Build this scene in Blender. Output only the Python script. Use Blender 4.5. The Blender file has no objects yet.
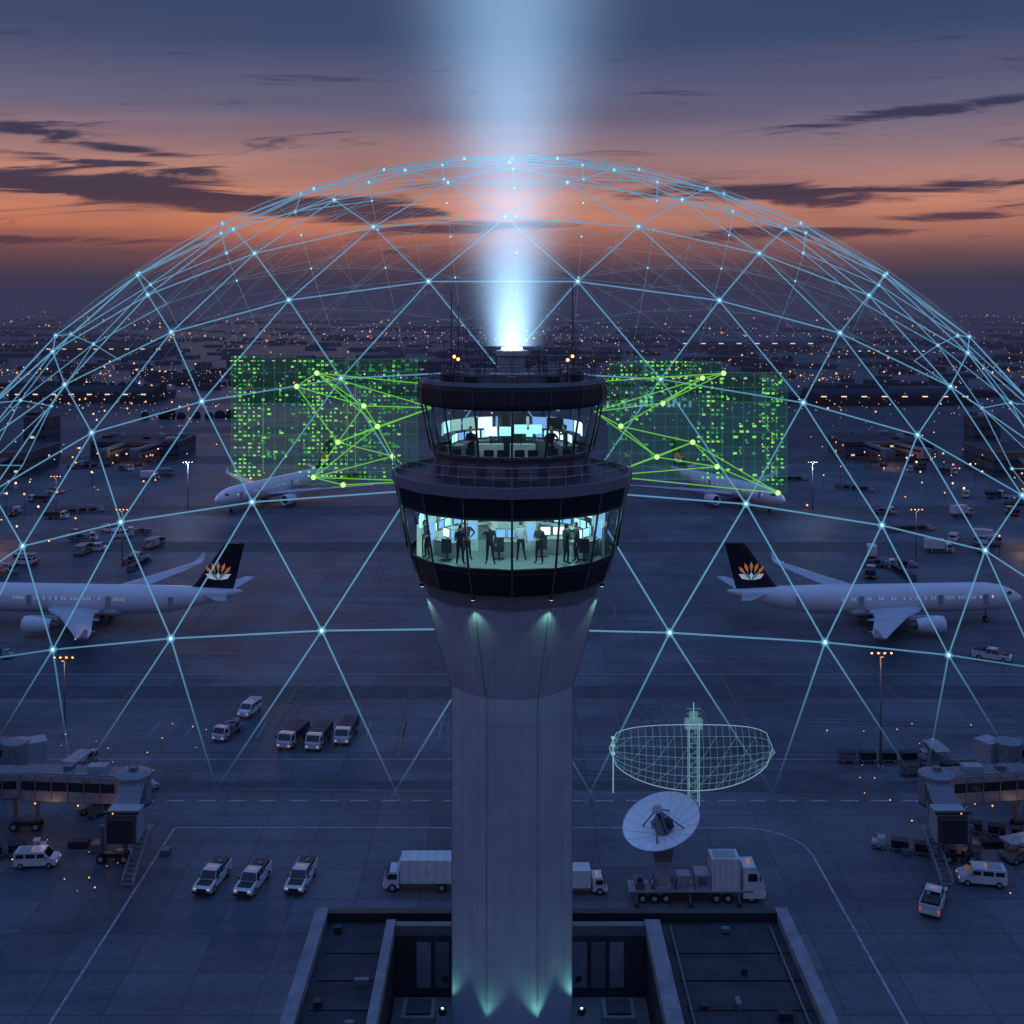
import bpy, bmesh, math, random
from mathutils import Vector, Matrix
R=random.Random(7)
pi=math.pi
scene=bpy.context.scene
scene.view_settings.view_transform='Standard'
scene.view_settings.look='None'
scene.view_settings.exposure=0
COL=scene.collection

# ------------------------------------------------------------------ materials
def mat(name,color,rough=0.6,metal=0.0,emis=None,estr=0.0,var=0.12,scale=3.0,spec=0.5,bump=0.0,sample=False):
    m=bpy.data.materials.new(name); m.use_nodes=True
    nt=m.node_tree; b=nt.nodes['Principled BSDF']
    tc=nt.nodes.new('ShaderNodeTexCoord')
    n=nt.nodes.new('ShaderNodeTexNoise'); n.inputs['Scale'].default_value=scale; n.inputs['Detail'].default_value=4
    nt.links.new(tc.outputs['Object'],n.inputs['Vector'])
    r=nt.nodes.new('ShaderNodeValToRGB')
    r.color_ramp.elements[0].position=0.3; r.color_ramp.elements[1].position=0.7
    r.color_ramp.elements[0].color=tuple(c*(1-var) for c in color)+(1,)
    r.color_ramp.elements[1].color=tuple(min(1,c*(1+var)) for c in color)+(1,)
    nt.links.new(n.outputs['Fac'],r.inputs['Fac'])
    nt.links.new(r.outputs['Color'],b.inputs['Base Color'])
    b.inputs['Roughness'].default_value=rough; b.inputs['Metallic'].default_value=metal
    b.inputs['Specular IOR Level'].default_value=spec
    if bump:
        bp=nt.nodes.new('ShaderNodeBump'); bp.inputs['Strength'].default_value=bump
        nt.links.new(n.outputs['Fac'],bp.inputs['Height']); nt.links.new(bp.outputs['Normal'],b.inputs['Normal'])
    if emis:
        b.inputs['Emission Color'].default_value=tuple(emis)+(1,)
        b.inputs['Emission Strength'].default_value=estr
        if not sample:
            try: m.cycles.emission_sampling='NONE'
            except Exception: pass
    return m
def glow(name,color,strength,alpha=1.0,zfade=None,sample=False):
    """light-projection material; zfade=(z0,z1) fades in with world height"""
    m=bpy.data.materials.new(name); m.use_nodes=True; nt=m.node_tree
    for n in list(nt.nodes): nt.nodes.remove(n)
    out=nt.nodes.new('ShaderNodeOutputMaterial'); e=nt.nodes.new('ShaderNodeEmission')
    e.inputs['Color'].default_value=tuple(color)+(1,); e.inputs['Strength'].default_value=strength
    t=nt.nodes.new('ShaderNodeBsdfTransparent'); mx=nt.nodes.new('ShaderNodeMixShader')
    mx.inputs['Fac'].default_value=alpha
    if zfade:
        g=nt.nodes.new('ShaderNodeNewGeometry'); s=nt.nodes.new('ShaderNodeSeparateXYZ')
        nt.links.new(g.outputs['Position'],s.inputs[0])
        mr=nt.nodes.new('ShaderNodeMapRange'); mr.interpolation_type='SMOOTHSTEP'
        mr.inputs['From Min'].default_value=zfade[0]; mr.inputs['From Max'].default_value=zfade[1]
        mr.inputs['To Max'].default_value=alpha
        nt.links.new(s.outputs['Z'],mr.inputs['Value']); nt.links.new(mr.outputs[0],mx.inputs['Fac'])
    nt.links.new(t.outputs[0],mx.inputs[1]); nt.links.new(e.outputs[0],mx.inputs[2])
    nt.links.new(mx.outputs[0],out.inputs['Surface'])
    if not sample:
        try: m.cycles.emission_sampling='NONE'
        except Exception: pass
    return m

VWHITE=mat('vehicle_white',(.62,.64,.67),.3,var=.12,scale=1.5)
GREY=mat('grey_metal',(.17,.18,.21),.5,.3,scale=2)
LGREY=mat('light_grey_metal',(.34,.36,.40),.5,.1,scale=2)
DARK=mat('dark_metal',(.03,.032,.04),.5,.2,scale=2)
BLACK=mat('black_panel',(.010,.011,.016),.2,0,scale=1,spec=.5)
RUBBER=mat('rubber',(.012,.012,.012),.85)
GLASSD=mat('dark_glass',(.012,.015,.02),.08,0,spec=.8)
HEADL=mat('head_lamp',(.8,.8,.75),.3,emis=(1,.9,.75),estr=.3)
TAIL=mat('tail_lamp',(.4,.02,.02),.3,emis=(1,.08,.03),estr=.6)
BAR=mat('beacon_bar',(.5,.25,.1),.4,emis=(1,.4,.12),estr=.25)
AMBER=mat('amber_lamp',(.8,.3,.05),.4,emis=(1,.42,.15),estr=4)
AMBERS=mat('street_light_amber',(.8,.4,.1),.4,emis=(1,.42,.16),estr=1.6)
WARMW=mat('street_light_white',(.8,.7,.6),.4,emis=(1,.72,.5),estr=1.3)
COOLW=mat('street_light_cool',(.6,.7,.8),.4,emis=(.6,.8,1),estr=.9)
REDL=mat('red_beacon',(.6,.1,.05),.4,emis=(1,.25,.08),estr=8)
ROOF=mat('roof_membrane',(.034,.037,.05),.8,var=.4,scale=.9,bump=.1)
PARA=mat('parapet_concrete',(.24,.25,.29),.8,var=.25,scale=1.2)
NAVY=mat('navy_fin',(.010,.012,.028),.3)

# ------------------------------------------------------------------ mesh builder
class MB:
    def __init__(s): s.v=[];s.f=[];s.mi=[];s.mats=[];s.sm=[]
    def _m(s,m):
        if m not in s.mats: s.mats.append(m)
        return s.mats.index(m)
    def pts(s,ps):
        b=len(s.v)
        for p in ps: s.v.append((p[0],p[1],p[2]))
        return b
    def face(s,idx,m,sm=False): s.f.append(tuple(idx)); s.mi.append(s._m(m)); s.sm.append(sm)
    def poly(s,ps,m):
        b=s.pts(ps); s.face(range(b,b+len(ps)),m)
    def loft(s,rings,m,caps=True,sm=False,closed=True):
        n=len(rings[0]); bs=[s.pts(r) for r in rings]
        for a,b in zip(bs,bs[1:]):
            for i in range(n if closed else n-1):
                j=(i+1)%n; s.face((a+i,a+j,b+j,b+i),m,sm)
        if caps:
            s.face([bs[0]+i for i in range(n)][::-1],m); s.face([bs[-1]+i for i in range(n)],m)
    def box(s,c,d,m,rz=0,top=None):
        tx,ty,ox=top or (1,1,0)
        h=[(-1,-1),(1,-1),(1,1),(-1,1)]; ca,sa=math.cos(rz),math.sin(rz)
        def q(x,y,z): return (c[0]+x*ca-y*sa,c[1]+x*sa+y*ca,c[2]+z)
        lo=[q(a*d[0]/2,b*d[1]/2,-d[2]/2) for a,b in h]
        hi=[q(a*d[0]/2*tx+ox,b*d[1]/2*ty,d[2]/2) for a,b in h]
        s.loft([lo,hi],m)
    def prism(s,prof,w,m,y=0):
        s.loft([[(x,y+w/2,z) for x,z in prof],[(x,y-w/2,z) for x,z in prof]],m)
    def tube(s,p,q,r,m,n=6,r2=None,caps=True,sm=True):
        p=Vector(p);q=Vector(q);d=(q-p)
        if d.length<1e-6:return
        d.normalize(); u=d.orthogonal().normalized(); w=d.cross(u)
        if r2 is None:r2=r
        A=[];B=[]
        for i in range(n):
            a=2*pi*i/n; o=u*math.cos(a)+w*math.sin(a)
            A.append(p+o*r);B.append(q+o*r2)
        s.loft([A,B],m,caps,sm and n>4)
    def lathe(s,prof,n,m,c=(0,0,0),ph=0,caps=False,sm=False):
        rings=[[(c[0]+r*math.cos(ph+2*pi*i/n),c[1]+r*math.sin(ph+2*pi*i/n),c[2]+z) for i in range(n)] for r,z in prof]
        s.loft(rings,m,caps,sm)
    def ball(s,c,r,m,n=8,k=5,sm=True):
        prof=[(max(1e-4,r*math.sin(pi*i/k)),-r*math.cos(pi*i/k)) for i in range(k+1)]
        s.lathe(prof,n,m,c,sm=sm)
    def wheel(s,x,y,r,w):
        s.tube((x,y-w/2,r),(x,y+w/2,r),r,RUBBER,16)
        for sg in(-1,1): s.tube((x,y+sg*w/2,r),(x,y+sg*(w/2+.02),r),r*.55,LGREY,10)
    def mesh(s,name):
        me=bpy.data.meshes.new(name); me.from_pydata(s.v,[],s.f)
        for m in s.mats: me.materials.append(m)
        me.polygons.foreach_set('material_index',s.mi)
        me.polygons.foreach_set('use_smooth',s.sm)
        me.update()
        bm=bmesh.new(); bm.from_mesh(me); bmesh.ops.recalc_face_normals(bm,faces=bm.faces); bm.to_mesh(me); bm.free()
        return me
    def obj(s,name,loc=(0,0,0),rz=0,parent=None,bevel=0,scale=1):
        return place(s.mesh(name),name,loc,rz,parent,bevel,scale)
def place(me,name,loc=(0,0,0),rz=0,parent=None,bevel=0,scale=1):
    o=bpy.data.objects.new(name,me); COL.objects.link(o); o.location=loc; o.rotation_euler=(0,0,rz); o.scale=(scale,)*3
    if parent:o.parent=parent
    if bevel:
        b=o.modifiers.new('bevel','BEVEL'); b.width=bevel; b.segments=2; b.limit_method='ANGLE'; b.angle_limit=.6
    return o
def empty(name,loc=(0,0,0)):
    e=bpy.data.objects.new(name,None); COL.objects.link(e); e.location=loc; return e

# ------------------------------------------------------------------ camera
cd=bpy.data.cameras.new('camera'); cam=bpy.data.objects.new('camera',cd); COL.objects.link(cam)
cam.location=(0,0,72); cam.rotation_euler=(math.radians(90),0,0)
cd.sensor_width=36; cd.lens=40.6; cd.shift_y=-.207; cd.clip_start=.5; cd.clip_end=120000
scene.camera=cam

# ------------------------------------------------------------------ sky (world)
W=bpy.data.worlds.new('World'); scene.world=W; W.use_nodes=True; nt=W.node_tree
bg=nt.nodes['Background']
def MN(op,a,b=None,c=None,clamp=False):
    n=nt.nodes.new('ShaderNodeMath'); n.operation=op; n.use_clamp=clamp
    for i,x in enumerate((a,b,c)):
        if x is None: continue
        if isinstance(x,(int,float)): n.inputs[i].default_value=x
        else: nt.links.new(x,n.inputs[i])
    return n.outputs[0]
tc=nt.nodes.new('ShaderNodeTexCoord'); sp=nt.nodes.new('ShaderNodeSeparateXYZ'); nt.links.new(tc.outputs['Generated'],sp.inputs[0])
X,Y,Z=sp.outputs
ay=MN('MAXIMUM',MN('ABSOLUTE',Y),.15)
U=MN('DIVIDE',X,ay); V=MN('DIVIDE',Z,ay)
def s2l(c): return tuple(((x/255)/12.92 if x/255<=.04045 else ((x/255+.055)/1.055)**2.4) for x in c)
def ramp(src,stops):
    r=nt.nodes.new('ShaderNodeValToRGB'); el=r.color_ramp.elements
    while len(el)<len(stops): el.new(.5)
    for e,(p,c) in zip(el,stops): e.position=p; e.color=tuple(c)+(1,)
    nt.links.new(src,r.inputs['Fac']); return r.outputs['Color']
def mixc(f,a,b):
    m=nt.nodes.new('ShaderNodeMix'); m.data_type='RGBA'
    if isinstance(f,(int,float)): m.inputs[0].default_value=f
    else: nt.links.new(f,m.inputs[0])
    for i,x in((6,a),(7,b)):
        if isinstance(x,tuple): m.inputs[i].default_value=x+(1,)
        else: nt.links.new(x,m.inputs[i])
    return m.outputs[2]
hi=[(.30,(.032,.056,.135)),(.45,(.080,.145,.36)),(1,(.14,.28,.70))]
baseA=ramp(Z,[(0,s2l((52,52,74))),(.02,s2l((70,58,74))),(.038,s2l((116,76,78))),(.055,s2l((184,108,84))),(.078,s2l((236,148,100))),(.098,s2l((218,148,114))),
  (.125,s2l((164,124,122))),(.16,s2l((108,102,126))),(.22,s2l((58,74,110)))]+hi)
baseB=ramp(Z,[(0,s2l((48,50,74))),(.02,s2l((66,58,76))),(.035,s2l((106,76,84))),(.05,s2l((156,102,92))),(.078,s2l((198,132,110))),(.098,s2l((180,128,118))),
  (.125,s2l((142,116,124))),(.16,s2l((102,100,128))),(.22,s2l((58,74,110)))]+hi)
mr0=nt.nodes.new('ShaderNodeMapRange'); mr0.interpolation_type='SMOOTHSTEP'; mr0.inputs['From Min'].default_value=-.25; mr0.inputs['From Max'].default_value=.15; nt.links.new(U,mr0.inputs['Value'])
base=mixc(mr0.outputs[0],baseA,baseB)
cmb=nt.nodes.new('ShaderNodeCombineXYZ')
nt.links.new(MN('MULTIPLY',U,4.2),cmb.inputs[0]); nt.links.new(MN('MULTIPLY',MN('SUBTRACT',V,MN('MULTIPLY',U,.04)),42),cmb.inputs[1])
ns=nt.nodes.new('ShaderNodeTexNoise'); ns.inputs['Scale'].default_value=1.6; ns.inputs['Detail'].default_value=8; ns.inputs['Roughness'].default_value=.62
ns.inputs['Distortion'].default_value=.8
nt.links.new(cmb.outputs[0],ns.inputs['Vector'])
cmb2=nt.nodes.new('ShaderNodeCombineXYZ')
nt.links.new(MN('MULTIPLY',U,1.3),cmb2.inputs[0]); nt.links.new(MN('MULTIPLY',V,18),cmb2.inputs[1]); cmb2.inputs[2].default_value=4.2
ns2=nt.nodes.new('ShaderNodeTexNoise'); ns2.inputs['Scale'].default_value=2.0; ns2.inputs['Detail'].default_value=5
nt.links.new(cmb2.outputs[0],ns2.inputs['Vector'])
acc=None
for (u,v,su,sv,a,tilt) in [(-.38,.102,.17,.013,.36,-.07),(-.17,.080,.13,.010,.29,-.05),(-.43,.148,.08,.005,.27,-.05),(-.33,.130,.07,.005,.28,-.12),(-.36,.120,.10,.004,.22,-.1),
    (.23,.094,.10,.011,.34,-.02),(.36,.165,.12,.006,.33,.12),(.38,.072,.12,.007,.28,.08),(.26,.06,.1,.004,.2,0),(-.40,.052,.14,.005,.22,0),(.42,.10,.08,.005,.24,.05),(-.05,.062,.12,.005,.22,0)]:
    du=MN('SUBTRACT',U,u); dv=MN('SUBTRACT',MN('SUBTRACT',V,v),MN('MULTIPLY',du,tilt))
    q=MN('ADD',MN('POWER',MN('ABSOLUTE',MN('DIVIDE',du,su)),2),MN('POWER',MN('ABSOLUTE',MN('DIVIDE',dv,sv)),2))
    g=MN('MULTIPLY',MN('EXPONENT',MN('MULTIPLY',q,-1)),a)
    acc=g if acc is None else MN('ADD',acc,g)
den=MN('ADD',ns.outputs['Fac'],acc)
mr=nt.nodes.new('ShaderNodeMapRange'); mr.interpolation_type='SMOOTHSTEP'; mr.inputs['From Min'].default_value=.57; mr.inputs['From Max'].default_value=.74
nt.links.new(den,mr.inputs['Value'])
above=MN('MULTIPLY',MN('GREATER_THAN',Z,0),MN('SUBTRACT',1,MN('MULTIPLY',MN('SUBTRACT',Z,.18),5,clamp=True),clamp=True))
cf=MN('MULTIPLY',MN('MULTIPLY',mr.outputs[0],.92),above)
ccol=ramp(Z,[(0,s2l((54,50,70))),(.05,s2l((86,60,74))),(.09,s2l((50,48,72))),(.17,s2l((54,56,84))),(.3,s2l((54,66,100)))])
mr2=nt.nodes.new('ShaderNodeMapRange'); mr2.inputs['From Min'].default_value=.42; mr2.inputs['From Max'].default_value=.64
nt.links.new(ns2.outputs['Fac'],mr2.inputs['Value'])
veil=ramp(Z,[(0,s2l((52,52,72))),(.04,s2l((94,68,78))),(.065,s2l((140,94,92))),(.1,s2l((132,100,108))),(.17,s2l((88,84,112))),(.3,(.035,.055,.125))])
c1=mixc(MN('MULTIPLY',MN('MULTIPLY',mr2.outputs[0],.55),above),base,veil)
c2=mixc(cf,c1,ccol)
# a trace of physical twilight sky on top of the gradient
sky=nt.nodes.new('ShaderNodeTexSky'); sky.sky_type='NISHITA'; sky.sun_disc=False; sky.sun_elevation=math.radians(.5); sky.sun_rotation=0
ad=nt.nodes.new('ShaderNodeMix'); ad.data_type='RGBA'; ad.blend_type='ADD'; ad.inputs[0].default_value=.0003
nt.links.new(c2,ad.inputs[6]); nt.links.new(sky.outputs[0],ad.inputs[7])
nt.links.new(ad.outputs[2],bg.inputs['Color']); bg.inputs['Strength'].default_value=1.0

sd=bpy.data.lights.new('low_sun','SUN'); so=bpy.data.objects.new('low_sun',sd); COL.objects.link(so)
sd.energy=.08; sd.angle=math.radians(12); sd.color=(1,.6,.42)
so.rotation_euler=(math.radians(-84),0,math.radians(12))

# evening haze: a homogeneous layer of air over the far plain (absorbs and glows evenly)
hz=bpy.data.materials.new('haze_air'); hz.use_nodes=True; nt=hz.node_tree
for n in list(nt.nodes): nt.nodes.remove(n)
o=nt.nodes.new('ShaderNodeOutputMaterial'); ab=nt.nodes.new('ShaderNodeVolumeAbsorption'); em=nt.nodes.new('ShaderNodeEmission'); ads=nt.nodes.new('ShaderNodeAddShader')
SIG=1/3000
ab.inputs['Color'].default_value=(0,0,0,1); ab.inputs['Density'].default_value=SIG
em.inputs['Color'].default_value=(*s2l((56,57,84)),1); em.inputs['Strength'].default_value=SIG
nt.links.new(ab.outputs[0],ads.inputs[0]); nt.links.new(em.outputs[0],ads.inputs[1]); nt.links.new(ads.outputs[0],o.inputs['Volume'])
try: hz.cycles.emission_sampling='NONE'
except Exception: pass
h=MB(); h.box((0,33600,50),(72000,66000,120),hz); h.obj('haze')

# ------------------------------------------------------------------ ground
gm=bpy.data.materials.new('ground_apron'); gm.use_nodes=True; nt=gm.node_tree; b=nt.nodes['Principled BSDF']
g=nt.nodes.new('ShaderNodeNewGeometry'); sp=nt.nodes.new('ShaderNodeSeparateXYZ'); nt.links.new(g.outputs['Position'],sp.inputs[0])
gx,gy,gz=sp.outputs
def noise(scale,detail=6,vec=None,rough=.55,dist=0):
    n=nt.nodes.new('ShaderNodeTexNoise'); n.inputs['Scale'].default_value=scale; n.inputs['Detail'].default_value=detail; n.inputs['Roughness'].default_value=rough; n.inputs['Distortion'].default_value=dist
    nt.links.new(vec or g.outputs['Position'],n.inputs['Vector']); return n.outputs['Fac']
def joint(c,period,w):
    m=MN('ABSOLUTE',MN('SUBTRACT',MN('FRACT',MN('DIVIDE',c,period)),.5))
    return MN('LESS_THAN',m,w/period/2)
jl=MN('MAXIMUM',joint(gx,7.5,.16),joint(gy,7.5,.22))
fl=nt.nodes.new('ShaderNodeCombineXYZ')
nt.links.new(MN('FLOOR',MN('ADD',MN('DIVIDE',gx,7.5),.5)),fl.inputs[0]); nt.links.new(MN('FLOOR',MN('ADD',MN('DIVIDE',gy,7.5),.5)),fl.inputs[1])
wn=nt.nodes.new('ShaderNodeTexWhiteNoise'); nt.links.new(fl.outputs[0],wn.inputs['Vector'])
n1=noise(.035,7); n2=noise(.9,5)
st=nt.nodes.new('ShaderNodeCombineXYZ'); nt.links.new(MN('MULTIPLY',gx,.05),st.inputs[0]); nt.links.new(MN('MULTIPLY',gy,.35),st.inputs[1])
n3=noise(1.0,4,st.outputs[0])
tone=MN('ADD',MN('ADD',MN('MULTIPLY',n1,1.05),MN('MULTIPLY',n2,.32)),MN('ADD',MN('MULTIPLY',wn.outputs['Value'],.14),MN('MULTIPLY',n3,.35)))
con=ramp(MN('SUBTRACT',tone,.40),[(.22,(.040,.047,.062)),(.45,(.080,.090,.112)),(.7,(.145,.157,.186))])
# oil and rubber spots
sv0=noise(.45,3); spot=nt.nodes.new('ShaderNodeMapRange'); spot.inputs['From Min'].default_value=.66; spot.inputs['From Max'].default_value=.74; nt.links.new(sv0,spot.inputs['Value'])
con=mixc(MN('MULTIPLY',spot.outputs[0],.5),con,(.03,.033,.042))
con=mixc(MN('MULTIPLY',jl,.5),con,(.025,.026,.034))
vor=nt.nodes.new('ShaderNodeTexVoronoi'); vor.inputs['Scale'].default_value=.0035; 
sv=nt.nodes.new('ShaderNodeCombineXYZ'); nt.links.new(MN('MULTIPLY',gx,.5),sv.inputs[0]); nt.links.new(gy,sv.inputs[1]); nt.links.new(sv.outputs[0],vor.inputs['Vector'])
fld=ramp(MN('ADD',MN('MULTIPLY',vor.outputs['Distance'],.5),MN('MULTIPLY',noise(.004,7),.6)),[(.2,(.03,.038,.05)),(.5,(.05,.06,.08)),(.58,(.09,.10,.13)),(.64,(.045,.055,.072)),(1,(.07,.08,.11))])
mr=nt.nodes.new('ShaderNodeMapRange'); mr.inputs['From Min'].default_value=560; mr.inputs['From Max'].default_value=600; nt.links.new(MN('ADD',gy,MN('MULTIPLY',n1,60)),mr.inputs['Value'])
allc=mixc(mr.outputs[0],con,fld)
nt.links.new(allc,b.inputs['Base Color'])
nt.links.new(MN('ADD',MN('MULTIPLY',n1,.35),.42),b.inputs['Roughness']); b.inputs['Specular IOR Level'].default_value=.28
bp=nt.nodes.new('ShaderNodeBump'); bp.inputs['Strength'].default_value=.15; nt.links.new(n2,bp.inputs['Height']); nt.links.new(bp.outputs['Normal'],b.inputs['Normal'])
def axis():
    a=[i*40 for i in range(0,16)]; x=600
    while x<70000: x*=1.35; a.append(x)
    return a
ax=axis(); xs=sorted(set([-a for a in ax]+ax)); ys=xs
bm=bmesh.new(); vv=[[bm.verts.new((x,y,0)) for x in xs] for y in ys]
for j in range(len(ys)-1):
    for i in range(len(xs)-1): bm.faces.new((vv[j][i],vv[j][i+1],vv[j+1][i+1],vv[j+1][i]))
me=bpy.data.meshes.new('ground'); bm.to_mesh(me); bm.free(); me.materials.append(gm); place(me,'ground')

# markings
MW=mat('marking_white',(.32,.34,.38),.7,var=.5,scale=1.5); MY=mat('marking_yellow',(.20,.15,.08),.7,var=.5,scale=1.0)
TAR=mat('asphalt_strip',(.062,.067,.082),.75,var=.3,scale=.3)
TIRE=mat('tyre_marks',(.052,.058,.074),.7,var=.4,scale=.8)
mk=MB(); ZM=.03
def strip(pts,w,m,z=ZM):
    for k in range(len(pts)-1):
        p=Vector((*pts[k],0));q=Vector((*pts[k+1],0)); d=(q-p).normalized(); n=Vector((-d.y,d.x,0))*w/2
        mk.poly([(p.x-n.x,p.y-n.y,z),(q.x-n.x,q.y-n.y,z),(q.x+n.x,q.y+n.y,z),(p.x+n.x,p.y+n.y,z)],m)
x=-120
while x<120: strip([(x,166),(x+2.6,166)],.42,MW); x+=4.4
strip([(-46,100),(-46,157.5)],.28,MW); strip([(-46,157.5),(31,157.5)],.28,MW)
strip([(31+8*math.sin(a*pi/16),149.5+8*math.cos(a*pi/16)) for a in range(9)],.28,MW); strip([(39,149.5),(39.5,90)],.28,MW)
strip([(-7.5+31.5*math.cos(a*pi/32),270+31.5*math.sin(a*pi/32)) for a in range(65)],.35,MY)
strip([(-300,206),(300,206)],.3,MY); strip([(-300,222),(300,222)],.25,MW,ZM)
strip([(-400,330),(400,330)],.5,MY); strip([(-400,345),(400,345)],.35,MW)
strip([(-400,395),(400,395)],.6,MY); strip([(-400,520),(400,520)],.8,MY)
strip([(-400,181),(400,181)],.22,MW)
for sx in(-1,1):
    strip([(sx*70,181),(sx*70,330)],.25,MY); strip([(sx*105,206),(sx*60,330)],.35,MY)
    strip([(sx*85,345),(sx*85,500)],.4,MY)
    strip([(sx*18,182),(sx*18,206)],.25,MY); strip([(sx*40,182),(sx*40,222)],.25,MY)
for k in range(9): strip([(-60+k*6,190),(-60+k*6,197)],.15,MW)
for i in range(40):
    x=R.uniform(-110,110); y=R.uniform(172,320); a=R.choice((0,0,0,.06,-.08,pi/2))+R.uniform(-.06,.06); L=R.uniform(15,50); cv=R.uniform(-.35,.35)
    for off in(-.8,.8):
        pts=[]
        px,py,aa=x,y,a
        for k in range(13):
            pts.append((px-math.sin(aa)*off,py+math.cos(aa)*off)); px+=math.cos(aa)*L/12; py+=math.sin(aa)*L/12; aa+=cv/12
        strip(pts,.22,TIRE,.012+.0003*i)
mk.obj('apron_markings')
ap=MB()
for y,w in((171,4),(212,7),(337,14),(395,18),(520,24),(640,30),(820,40)):
    ap.poly([(-900,y-w/2,.008),(900,y-w/2,.008),(900,y+w/2,.008),(-900,y+w/2,.008)],TAR)
ap.obj('taxiway_asphalt')

# ------------------------------------------------------------------ CONTROL TOWER
TX,TY=0,55
tower=empty('control_tower',(TX,TY,0))
cm=bpy.data.materials.new('tower_concrete'); cm.use_nodes=True; nt=cm.node_tree; b=nt.nodes['Principled BSDF']
g=nt.nodes.new('ShaderNodeTexCoord'); sp=nt.nodes.new('ShaderNodeSeparateXYZ'); nt.links.new(g.outputs['Object'],sp.inputs[0])
def noise2(scale,vec,detail=6):
    n=nt.nodes.new('ShaderNodeTexNoise'); n.inputs['Scale'].default_value=scale; n.inputs['Detail'].default_value=detail; nt.links.new(vec,n.inputs['Vector']); return n.outputs['Fac']
jz=MN('LESS_THAN',MN('FRACT',MN('DIVIDE',sp.outputs[2],1.55)),.022)
jz=MN('MAXIMUM',jz,MN('LESS_THAN',MN('ABSOLUTE',MN('SUBTRACT',MN('FRACT',MN('ADD',MN('DIVIDE',sp.outputs[0],.78),.5)),.5)),.014))
stv=nt.nodes.new('ShaderNodeMapping'); stv.inputs['Scale'].default_value=(2.5,2.5,.15); nt.links.new(g.outputs['Object'],stv.inputs[0])
tone=MN('ADD',MN('MULTIPLY',noise2(.5,g.outputs['Object']),.5),MN('MULTIPLY',noise2(1,stv.outputs[0]),.5))
cc=ramp(tone,[(.3,(.31,.35,.42)),(.7,(.44,.49,.57))]); cc=mixc(MN('MULTIPLY',jz,.4),cc,(.14,.15,.18))
nt.links.new(cc,b.inputs['Base Color']); b.inputs['Roughness'].default_value=.6
CONC=cm
PH8=-pi/2+pi/8; PH16=-pi/2; k8=1/math.cos(pi/8)
sh=MB()
prof=[(2.78*k8,38),(2.82*k8,54.0),(3.15*k8,55.1),(3.82*k8,57.7),(3.95*k8,58.3)]
sh.lathe(prof,8,CONC,ph=PH8,caps=True)
for k in range(8):
    a=-pi/2+k*pi/4; c,s_=math.cos(a),math.sin(a)
    def fp(r,w,z): return [(c*r-s_*w,s_*r+c*w,z),(c*r+s_*w,s_*r-c*w,z)]
    A=fp(2.86,.95,54.05);B=fp(3.19,1.0,55.15);C=fp(3.86,1.15,57.72);D=fp(3.97,1.18,58.25)
    A2=fp(2.7,.95,54.05);B2=fp(3.0,1.0,55.15);C2=fp(3.7,1.15,57.72);D2=fp(3.8,1.18,58.25)
    sh.loft([[A[0],A[1],A2[1],A2[0]],[B[0],B[1],B2[1],B2[0]],[C[0],C[1],C2[1],C2[0]],[D[0],D[1],D2[1],D2[0]]],CONC)
sh.obj('shaft',parent=tower)
rb=MB()
for k in range(8):
    a=PH8+k*pi/4
    for (r0,z0),(r1,z1) in zip(prof,prof[1:]):
        rb.tube((r0*math.cos(a),r0*math.sin(a),z0),(r1*math.cos(a),r1*math.sin(a),z1),.035,PARA,4)
rb.obj('corner_ribs',parent=tower)
FR=mat('window_frame',(.07,.075,.08),.4,.4); DECK=mat('deck_grey',(.085,.09,.11),.6,var=.2,scale=2)
UND=mat('soffit_grey',(.17,.185,.22),.6)
cb=MB()
def ring(prof,m): cb.lathe(prof,16,m,ph=PH16)
ring([(3.9,58.28),(4.15,58.3),(4.3,58.9),(4.32,59.0)],UND)
ring([(4.32,59.0),(4.55,59.02),(4.93,60.22)],BLACK)
ring([(4.93,60.22),(5.02,60.22),(5.04,60.32),(4.9,60.32)],FR)
ring([(5.3,62.5),(5.42,62.5),(5.43,62.6)],FR)
ring([(5.43,62.6),(5.6,63.45)],BLACK)
ring([(5.6,63.45),(5.72,63.47),(5.72,63.62)],UND)
ring([(5.72,63.62),(5.72,63.95),(5.6,63.95),(5.6,63.7)],UND)
ring([(5.6,63.7),(3.72,63.72)],DECK)
ring([(3.72,63.72),(3.72,64.85),(3.92,64.9),(3.92,65.02),(3.8,65.02)],DECK)
ring([(4.2,67.2),(4.42,67.2),(4.48,67.35),(4.5,67.95),(4.46,68.15)],DARK)
ring([(4.46,68.15),(4.3,68.3),(4.1,68.3),(4.05,68.12),(.01,68.14)],DECK)
INT=mat('interior_wall',(.55,.64,.64),.7); CARP=mat('cab_floor',(.16,.22,.24),.8)
ring([(4.9,60.0),(.01,60.01)],CARP); ring([(5.25,62.72),(.01,62.73)],INT); ring([(4.9,60.0),(4.9,60.25)],DARK)
ring([(5.33,62.45),(5.3,62.72)],INT)
ring([(3.8,64.3),(.01,64.31)],CARP); ring([(4.2,67.1),(.01,67.12)],DARK)
for k in range(16):
    a=PH16+2*pi*(k+.5)/16; cb.box((3.66*math.cos(a),3.66*math.sin(a),64.3),(.9,.05,.7),GREY if k%3 else UND,rz=a+pi/2)
cb.obj('cab_shell',parent=tower)
mu=MB()
def P16(r,z,k,o=0): a=PH16+2*pi*k/16+o; return (r*math.cos(a),r*math.sin(a),z)
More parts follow.
